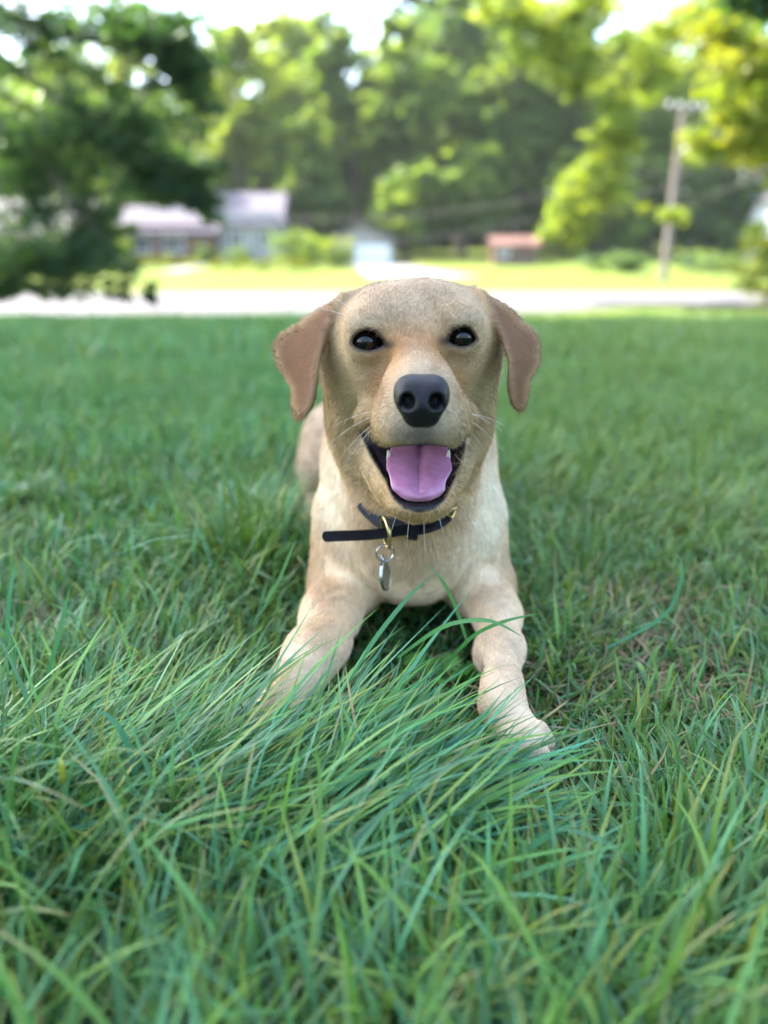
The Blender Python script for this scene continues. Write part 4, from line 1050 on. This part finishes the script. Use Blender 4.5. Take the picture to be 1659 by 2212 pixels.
# the tag hangs turned almost away from us
tc_ = Vector(W(832, 1243, .731)); Rt = Matrix.Rotation(math.radians(74), 3, 'Z') @ Matrix.Rotation(math.radians(-8), 3, 'X')
V, F = [], []; n = 48
prof = [(0.0, -0.0012), (0.0145, -0.0012), (0.0160, -0.0018), (0.0172, -0.0014), (0.0172, 0.0014), (0.0160, 0.0018), (0.0145, 0.0012), (0.0, 0.0012)]
for i in range(n):
    a = 2 * math.pi * i / n
    for (r, y) in prof: V.append(tc_ + Rt @ Vector((r * math.cos(a) * 0.82, y, r * math.sin(a) * 0.95)))
for i in range(n):
    for j in range(len(prof) - 1):
        i2 = (i + 1) % n; F.append((i * 8 + j, i2 * 8 + j, i2 * 8 + j + 1, i * 8 + j + 1))
tg = MB().add(V, F)
tagp = cpart(tg, 'tag', m_steel)
cpart(MB().ring(tc_ + Rt @ Vector((0, 0, 0.0192)), Rt, 0.0030, 0.0034, 0.0009, 20, 8), 'tag_eye', m_steel)
# buckle on the far side
R = Matrix.Rotation(math.radians(58), 3, 'Z') @ Matrix.Rotation(math.radians(18), 3, 'Y')
bk = cpart(MB().ring(W(977, 1096, .758), R, 0.0075, 0.0105, 0.0014, 32, 8), 'buckle', m_brass)
cpart(MB().tube([W(964, 1104, .752), W(975, 1101, .750), W(986, 1096, .756)], 0.0011, 8), 'prong', m_brass)
# ------------------------------------------------------------------ grass
m_grass = leaf_mat('grass blades', 0.22, 0.40, 0.32, (1.6, 1.5, 0.6))
G = np.random.default_rng(99)
def blades(base, Ln, wd, az, th0, curl, col, S, name, twist=0.5, tipcol=None):
    """ribbons that rise from base, lean towards az by th0 and curl over by curl (radians)"""
    n = len(base); s = np.linspace(0, 1, S + 1)
    th = th0[:, None] + curl[:, None] * (s[None] ** 1.3)
    dl = Ln[:, None] / S
    hx = np.concatenate([np.zeros((n, 1)), np.cumsum(np.sin((th[:, :-1] + th[:, 1:]) / 2) * dl, 1)], 1)
    hz = np.concatenate([np.zeros((n, 1)), np.cumsum(np.cos((th[:, :-1] + th[:, 1:]) / 2) * dl, 1)], 1)
    az2 = az[:, None] + G.normal(0, 0.18, (n, 1)) * s[None]
    C = np.stack([base[:, 0:1] + hx * np.cos(az2), base[:, 1:2] + hx * np.sin(az2), base[:, 2:3] + hz], -1)
    # keep out of the dog
    keep = np.ones(n, bool)
    for k in range(0, S + 1):
        keep &= B.sample(C[:, k]) > 0.001
    C = C[keep]; n = len(C); s_ = s
    wv = np.stack([-np.sin(az[keep]), np.cos(az[keep]), G.normal(0, twist, n) * 0.6], -1); wv /= np.linalg.norm(wv, axis=1, keepdims=True)
    prof = np.minimum(1, 0.55 + 1.6 * s_) * np.clip((1 - s_) / 0.45, 0, 1) ** 0.75
    prof = np.maximum(prof, 0.03)
    w = wd[keep][:, None] * prof[None] * 0.5
    Lf = C - wv[:, None] * w[..., None]; Rt = C + wv[:, None] * w[..., None]
    V = np.stack([Lf, Rt], 2).reshape(-1, 3)
    b = (np.arange(n) * (S + 1) * 2)[:, None] + (np.arange(S) * 2)[None]
    F = np.stack([b, b + 1, b + 3, b + 2], -1).reshape(-1, 4)
    me = np_mesh(name, V, [F])
    c = col[keep][:, None] * (0.75 + 0.35 * s_)[None, :, None]  # blade bases darkened: shade near the ground put into the colour
    if tipcol is not None:
        tw = tipcol[keep][:, None, None] * np.clip((s_ - 0.72) / 0.28, 0, 1)[None, :, None]
        c = c * (1 - tw) + np.array((0.34, 0.26, 0.12)) * tw
    set_col(me, np.repeat(c.reshape(-1, 3), 2, 0)); me.materials.append(m_grass)
    return me
def sm1(a, b, x):
    t = np.clip((x - a) / (b - a), 0, 1); return t * t * (3 - 2 * t)
def patch(x, y, cx, cy, rx, ry): return np.exp(-((x - cx) / rx) ** 2 - ((y - cy) / ry) ** 2)
def lowfreq(x, y, k, p):
    return (np.sin(x * k + 1.7 * np.sin(y * k * 0.7 + p)) * np.sin(y * k * 1.1 + 1.3 * np.sin(x * k * 0.6 + 2 * p)) + 1) / 2
def greens(n, x, y):
    base = np.array([(0.058, 0.152, 0.036), (0.080, 0.192, 0.050), (0.095, 0.185, 0.026), (0.140, 0.230, 0.040), (0.080, 0.200, 0.085), (0.062, 0.175, 0.075)])
    c = base[G.integers(0, len(base), n)] * G.uniform(0.55, 1.45, (n, 1))
    yel = np.clip(lowfreq(x, y, 5.0, 0.4) * 0.5 + 0.6 * (x > 0.1) * np.clip(y, 0, 1.5), 0, 1.6)[:, None]
    c = c * np.array((0.88, 1.06, 1.12)); lime = G.random((n, 1)) < 0.07; c = np.where(lime, np.array((0.20, 0.25, 0.045)) * G.uniform(0.7, 1.2, (n, 1)), c)
    return c * (1 - yel * 0.35) + np.array((0.16, 0.20, 0.03)) * yel * 0.35
DRY = np.array([(0.32, 0.24, 0.11), (0.26, 0.19, 0.09), (0.38, 0.31, 0.16), (0.18, 0.13, 0.07)])
def wedge(n, y0, y1, pw=1.0, mx=0.12):
    y = y0 + (y1 - y0) * G.random(n) ** pw
    hw = 0.54 * np.hypot(y, 0.30) + mx
    return (G.random(n) * 2 - 1) * hw, y
def bare(x, y):   # thin, dry patches of the lawn
    return np.clip(0.95 * patch(x, y, 0.31, 0.76, 0.12, 0.10) + 1.2 * patch(x, y, -0.44, 0.84, 0.08, 0.05) + 0.5 * patch(x, y, 0.33, 0.93, 0.16, 0.10) + 0.5 * patch(x, y, -0.02, 0.43, 0.06, 0.03) + 0.4 * patch(x, y, 0.20, 0.70, 0.05, 0.06), 0, 1)
def base_h(x, y):
    """how tall the grass stands at a place"""
    h = 0.034 + 0.020 * lowfreq(x, y, 9.0, 1.0)
    fr = sm1(0.62, 0.46, y); h = h * (1 - fr) + 0.070 * fr
    h = h * (1 - 0.45 * bare(x, y))
    legs = patch(x, y, 0.03, 0.80, 0.10, 0.12); h = h * (1 - 0.45 * legs)
    h = h * (1 - 0.45 * patch(x, y, 0.11, 0.70, 0.07, 0.12))
    h = h * (1 - 0.5 * patch(x, y, -0.10, 0.66, 0.07, 0.10))
    h = h * (1 - 0.72 * patch(x, y, 0.128, 0.525, 0.085, 0.095))
    left = patch(x, y, -0.38, 0.50, 0.18, 0.10); h = h * (1 + 0.6 * left)
    h = h * (1 + 1.5 * patch(x, y, -0.17, 1.10, 0.09, 0.15))
    return h

# close lawn
n = 46000
x, y = wedge(n, 0.16, 1.45, 0.85)
kp = G.random(n) > 0.75 * bare(x, y); x, y = x[kp], y[kp]; n = len(x)
h = base_h(x, y) * G.lognormal(0, 0.28, n)
az = G.uniform(0, 2 * math.pi, n)
az = np.where(G.random(n) < 0.45, 0.5 + 1.2 * np.sin(x * 7 + 2 * np.sin(y * 6)) + G.normal(0, 0.5, n), az)
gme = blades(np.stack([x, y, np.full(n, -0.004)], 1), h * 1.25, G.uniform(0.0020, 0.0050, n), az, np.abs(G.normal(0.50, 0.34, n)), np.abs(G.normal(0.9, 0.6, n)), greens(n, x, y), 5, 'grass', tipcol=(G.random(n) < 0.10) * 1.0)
lawn = link('grass', gme); tag(lawn, 'green lawn grass standing around the dog', 'grass', kind='stuff')

# long blades combed over to the right in front of the paws
n = 3600
x = G.normal(-0.15, 0.13, n); y = G.normal(0.490, 0.050, n)
kp = (y > 0.36) & (y < 0.585) & (x < 0.07 - 0.9 * np.clip(y - 0.44, 0, 1)) & (x > -0.5); x, y = x[kp], y[kp]; n = len(x)
Ln = G.normal(0.172, 0.035, n) * (1 - 0.35 * sm1(-0.05, 0.10, x))
t_me = blades(np.stack([x, y, np.full(n, -0.004)], 1), Ln, G.uniform(0.0028, 0.0050, n), G.normal(0.55, 0.32, n), np.abs(G.normal(1.02, 0.14, n)), np.abs(G.normal(0.50, 0.20, n)), greens(n, x, y) * np.array((1.0, 1.12, 1.35)), 9, 'long_grass', 0.9, (G.random(n) < 0.06) * 1.0)
tag(link('long_grass', t_me), 'long grass blades combed over to the right across the front paws', 'grass', kind='stuff')

# scattered taller blades
n = 900
x, y = wedge(n, 0.28, 1.15, 1.0)
kp = (G.random(n) > 0.6 * bare(x, y)) & ~((np.abs(x - 0.03) < 0.16) & (y > 0.62)) & ~((np.abs(x - 0.12) < 0.07) & (y > 0.50) & (y < 0.66)); x, y = x[kp], y[kp]; n = len(x)
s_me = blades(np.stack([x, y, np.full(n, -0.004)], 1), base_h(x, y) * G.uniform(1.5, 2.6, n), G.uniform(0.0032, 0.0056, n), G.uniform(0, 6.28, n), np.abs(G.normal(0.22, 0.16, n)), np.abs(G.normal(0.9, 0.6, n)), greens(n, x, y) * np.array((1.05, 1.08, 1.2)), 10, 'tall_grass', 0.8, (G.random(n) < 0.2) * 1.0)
tag(link('tall_grass', s_me), 'scattered taller grass blades sticking out of the lawn', 'grass', kind='stuff')

# dead, matted blades near the ground
n = 16000
x, y = wedge(n, 0.22, 1.4, 0.9)
kp = G.random(n) < 0.22 + 0.78 * bare(x, y); x, y = x[kp], y[kp]; n = len(x)
k2 = G.integers(0, 4, n)
d_me = blades(np.stack([x, y, G.uniform(0.0, 0.014, n)], 1), G.uniform(0.03, 0.075, n), G.uniform(0.0012, 0.0028, n), G.uniform(0, 6.28, n), G.uniform(0.9, 1.55, n), G.normal(0.1, 0.5, n), DRY[k2] * G.uniform(0.5, 1.2, (n, 1)), 4, 'dry_grass', 0.8)
tag(link('dry_grass', d_me), 'dead straw coloured grass matted in the thin patches', 'grass', kind='stuff')

# lawn farther back
def far_lawn(n, y0, y1, pw, hh, w0, w1, S, name, lab):
    x, y = wedge(n, y0, y1, pw, 0.3)
    h = hh * G.lognormal(0, 0.3, n) * (0.75 + 0.5 * lowfreq(x, y, 3.0, 2.0))
    me = blades(np.stack([x, y, ground_z(x, y) - 0.004], 1), h, G.uniform(w0, w1, n), G.uniform(0, 6.28, n), np.abs(G.normal(0.25, 0.2, n)), np.abs(G.normal(0.7, 0.5, n)), greens(n, x, y), S, name)
    tag(link(name, me), lab, 'grass', kind='stuff')
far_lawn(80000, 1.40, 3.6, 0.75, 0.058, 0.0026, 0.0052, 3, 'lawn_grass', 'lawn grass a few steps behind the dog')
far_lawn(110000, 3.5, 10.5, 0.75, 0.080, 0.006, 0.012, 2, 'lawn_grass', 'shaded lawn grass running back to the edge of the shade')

# the lawn goes on to both sides of the view
def side_lawn(n, y0, y1, wide, hh, w0, w1, S, lab):
    y = G.uniform(y0, y1, n); hw = 0.54 * np.hypot(y, 0.30) + 0.12; sg = np.where(G.random(n) < 0.5, -1.0, 1.0)
    x = sg * (hw + wide * G.random(n) ** 1.3)
    me = blades(np.stack([x, y, ground_z(x, y) - 0.004], 1), hh * G.lognormal(0, 0.3, n), G.uniform(w0, w1, n), G.uniform(0, 6.28, n), np.abs(G.normal(0.35, 0.25, n)), np.abs(G.normal(0.8, 0.5, n)), greens(n, x, y), S, 'side_grass')
    tag(link('side_grass', me), lab, 'grass', kind='stuff')
side_lawn(26000, -0.2, 1.5, 0.7, 0.070, 0.0035, 0.0065, 3, 'lawn grass beside the view, close to us')
side_lawn(36000, 1.4, 10.5, 2.2, 0.075, 0.008, 0.014, 2, 'lawn grass beside the view, farther back')

# single blades that cross the dog's legs and chest
def blade_obj(px_pts, w, col):
    P = np.array([W(*q) for q in px_pts]); t = np.linspace(0, 1, len(P)); ts = np.linspace(0, 1, 14)
    # smooth the path
    C = np.stack([np.interp(ts, t, P[:, i]) for i in range(3)], 1)
    for _ in range(3): C[1:-1] = (C[:-2] + 2 * C[1:-1] + C[2:]) / 4
    d = np.gradient(C, axis=0); side = np.cross(d, np.array((0.1, -0.8, 0.5))); side /= np.linalg.norm(side, axis=1, keepdims=True)
    prof = np.minimum(1, 0.6 + 1.5 * ts) * np.clip((1 - ts) / 0.4, 0.02, 1) ** 0.8
    V = np.stack([C - side * (w / 2 * prof)[:, None], C + np.array((0, 0, -0.0004)), C + side * (w / 2 * prof)[:, None]], 1).reshape(-1, 3)
    F = []
    for i in range(13):
        for k in (0, 1): a = i * 3 + k; F.append((a, a + 1, a + 4, a + 3))
    me = np_mesh('grass_blade', V - P[0], [np.array(F)]); set_col(me, np.tile(np.array(col), (len(V), 1))); me.materials.append(m_grass)
    return link('grass_blade', me, None, None, P[0])
single = [
    ([(700, 1560, .60), (800, 1390, .63), (880, 1290, .66), (935, 1240, .68)], .0042, (.06, .19, .07), 'straight blade rising to the right in front of the dog chest'),
    ([(1010, 1390, .72), (985, 1310, .72), (955, 1250, .72), (920, 1216, .72)], .0038, (.07, .20, .06), 'blade curving up under the dog chest'),
    ([(960, 1440, .68), (1020, 1370, .66), (1090, 1340, .645), (1165, 1325, .64)], .0036, (.06, .19, .05), 'upper blade arching right across the right front leg'),
    ([(860, 1420, .66), (960, 1345, .65), (1060, 1335, .635), (1128, 1375, .625)], .0040, (.07, .21, .06), 'lower blade arching over the right front leg'),
    ([(30, 1440, .70), (15, 1360, .70), (20, 1280, .70), (34, 1215, .71)], .0046, (.06, .20, .10), 'broad pale blade standing at the left edge'),
    ([(95, 1480, .66), (120, 1400, .66), (138, 1330, .665), (152, 1262, .67)], .0042, (.06, .20, .08), 'upright blade beside the bare patch at left'),
    ([(300, 1740, .50), (290, 1640, .50), (255, 1560, .50), (205, 1530, .50)], .0050, (.06, .19, .12), 'bluish blade bent over to the left in the foreground'),
    ([(560, 1330, .78), (600, 1260, .78), (625, 1200, .79), (640, 1160, .80)], .0030, (.07, .19, .06), 'thin blade beside the dog shoulder at left'),
    ([(780, 1700, .53), (775, 1600, .55), (755, 1500, .57), (745, 1430, .58)], .0022, (.38, .28, .14), 'single dry tan blade in the long grass'),
    ([(1030, 1960, .42), (1090, 1880, .43), (1180, 1800, .44), (1290, 1760, .45)], .0050, (.06, .20, .08), 'blurred blade leaning right in the foreground'),
    ([(1310, 1400, .74), (1450, 1330, .74), (1480, 1230, .745), (1460, 1190, .75)], .0036, (.06, .20, .10), 'tall bent blade at the right'),
    ([(640, 2050, .40), (720, 2010, .405), (800, 1970, .41), (858, 1940, .415)], .0052, (.06, .20, .10), 'thick blurred blade lying across the lower foreground')]
for pts, w, c, lab in single: tag(blade_obj(pts, w, c), lab, 'grass blade', 'single blades standing out of the grass')

# weeds
m_weed = leaf_mat('weed leaf', 0.3, 0.5, 0.4)
def weed(px, py, nl, size, lab, seed, col=(0.07, 0.22, 0.035)):
    g = np.random.default_rng(seed)
    ang = PITCH + math.atan((py - CY) / FPX); Y = (CAM_H - 0.03) / math.tan(ang)
    x = W(px, py, Y)[0]; z = float(ground_z(x, Y))
    t = empty('weed_plant', (x, Y, z)); tag(t, lab, 'weed', 'broad leaved weeds in the lawn')
    for i in range(nl):
        a = 2 * math.pi * i / nl + g.uniform(-0.4, 0.4); L_ = size * g.uniform(0.7, 1.2); rise = g.uniform(0.6, 1.15)
        d = np.array((math.cos(a) * math.cos(rise), math.sin(a) * math.cos(rise), math.sin(rise))); sd = np.array((-math.sin(a), math.cos(a), 0))
        m = 14; V = []; up = np.cross(sd, d)
        for j in range(m + 1):
            s = j / m; lob = 1 + 0.32 * math.sin(j * 2.2)
            wd = L_ * 0.36 * math.sin(math.pi * max(0.02, min(0.98, 0.12 + 0.86 * s))) * (lob if 0 < j < m else 0.3)
            st = d * L_ * (0.35 + s) + np.array((0, 0, -0.45 * L_ * s * s))
            V += [st - sd * wd + up * wd * 0.25, st, st + sd * wd + up * wd * 0.25]
        stem0 = len(V)
        V += [np.array((0.0008, 0, 0)), np.array((-0.0008, 0, 0)), d * L_ * 0.37 + sd * 0.0008, d * L_ * 0.37 - sd * 0.0008]
        F = []
        for j in range(m):
            for k in (0, 1): b = j * 3 + k; F.append((b, b + 1, b + 4, b + 3))
        F.append((stem0, stem0 + 1, stem0 + 3, stem0 + 2))
        me = np_mesh('leaf', np.array(V), [np.array(F)]); set_col(me, np.tile(np.array(col) * g.uniform(0.8, 1.2), (len(V), 1))); me.materials.append(m_weed)
        link('leaf', me, None, t)
weed(950, 1425, 7, 0.042, 'lobed bright green weed between the front legs', 1)
weed(905, 1510, 7, 0.040, 'second lobed weed, nearer and lower between the front legs', 2, (0.05, 0.19, 0.03))
weed(1140, 1185, 7, 0.050, 'blurred broad leaved weed beside the dog right of its shoulder', 3, (0.06, 0.20, 0.06))
weed(20, 1060, 6, 0.060, 'pale broad leaved weed at the left edge behind the bare patch', 4, (0.09, 0.24, 0.09))

# ------------------------------------------------------------------ summer haze
hz = MB().box((0, 45, 12.2), (330, 330, 30)).mesh('haze')
m_haze = bpy.data.materials.new('haze'); m_haze.use_nodes = True
N, L = m_haze.node_tree.nodes, m_haze.node_tree.links
N.remove(N['Principled BSDF'])
pv_ = N.new('ShaderNodeVolumePrincipled'); pv_.inputs['Density'].default_value = 0.00022; pv_.inputs['Color'].default_value = (0.92, 0.96, 1.0, 1); pv_.inputs['Anisotropy'].default_value = 0.2
L.new(pv_.outputs['Volume'], N['Material Output'].inputs['Volume'])
tag(link('haze', hz, m_haze), 'thin pale summer haze', 'haze', kind='stuff')
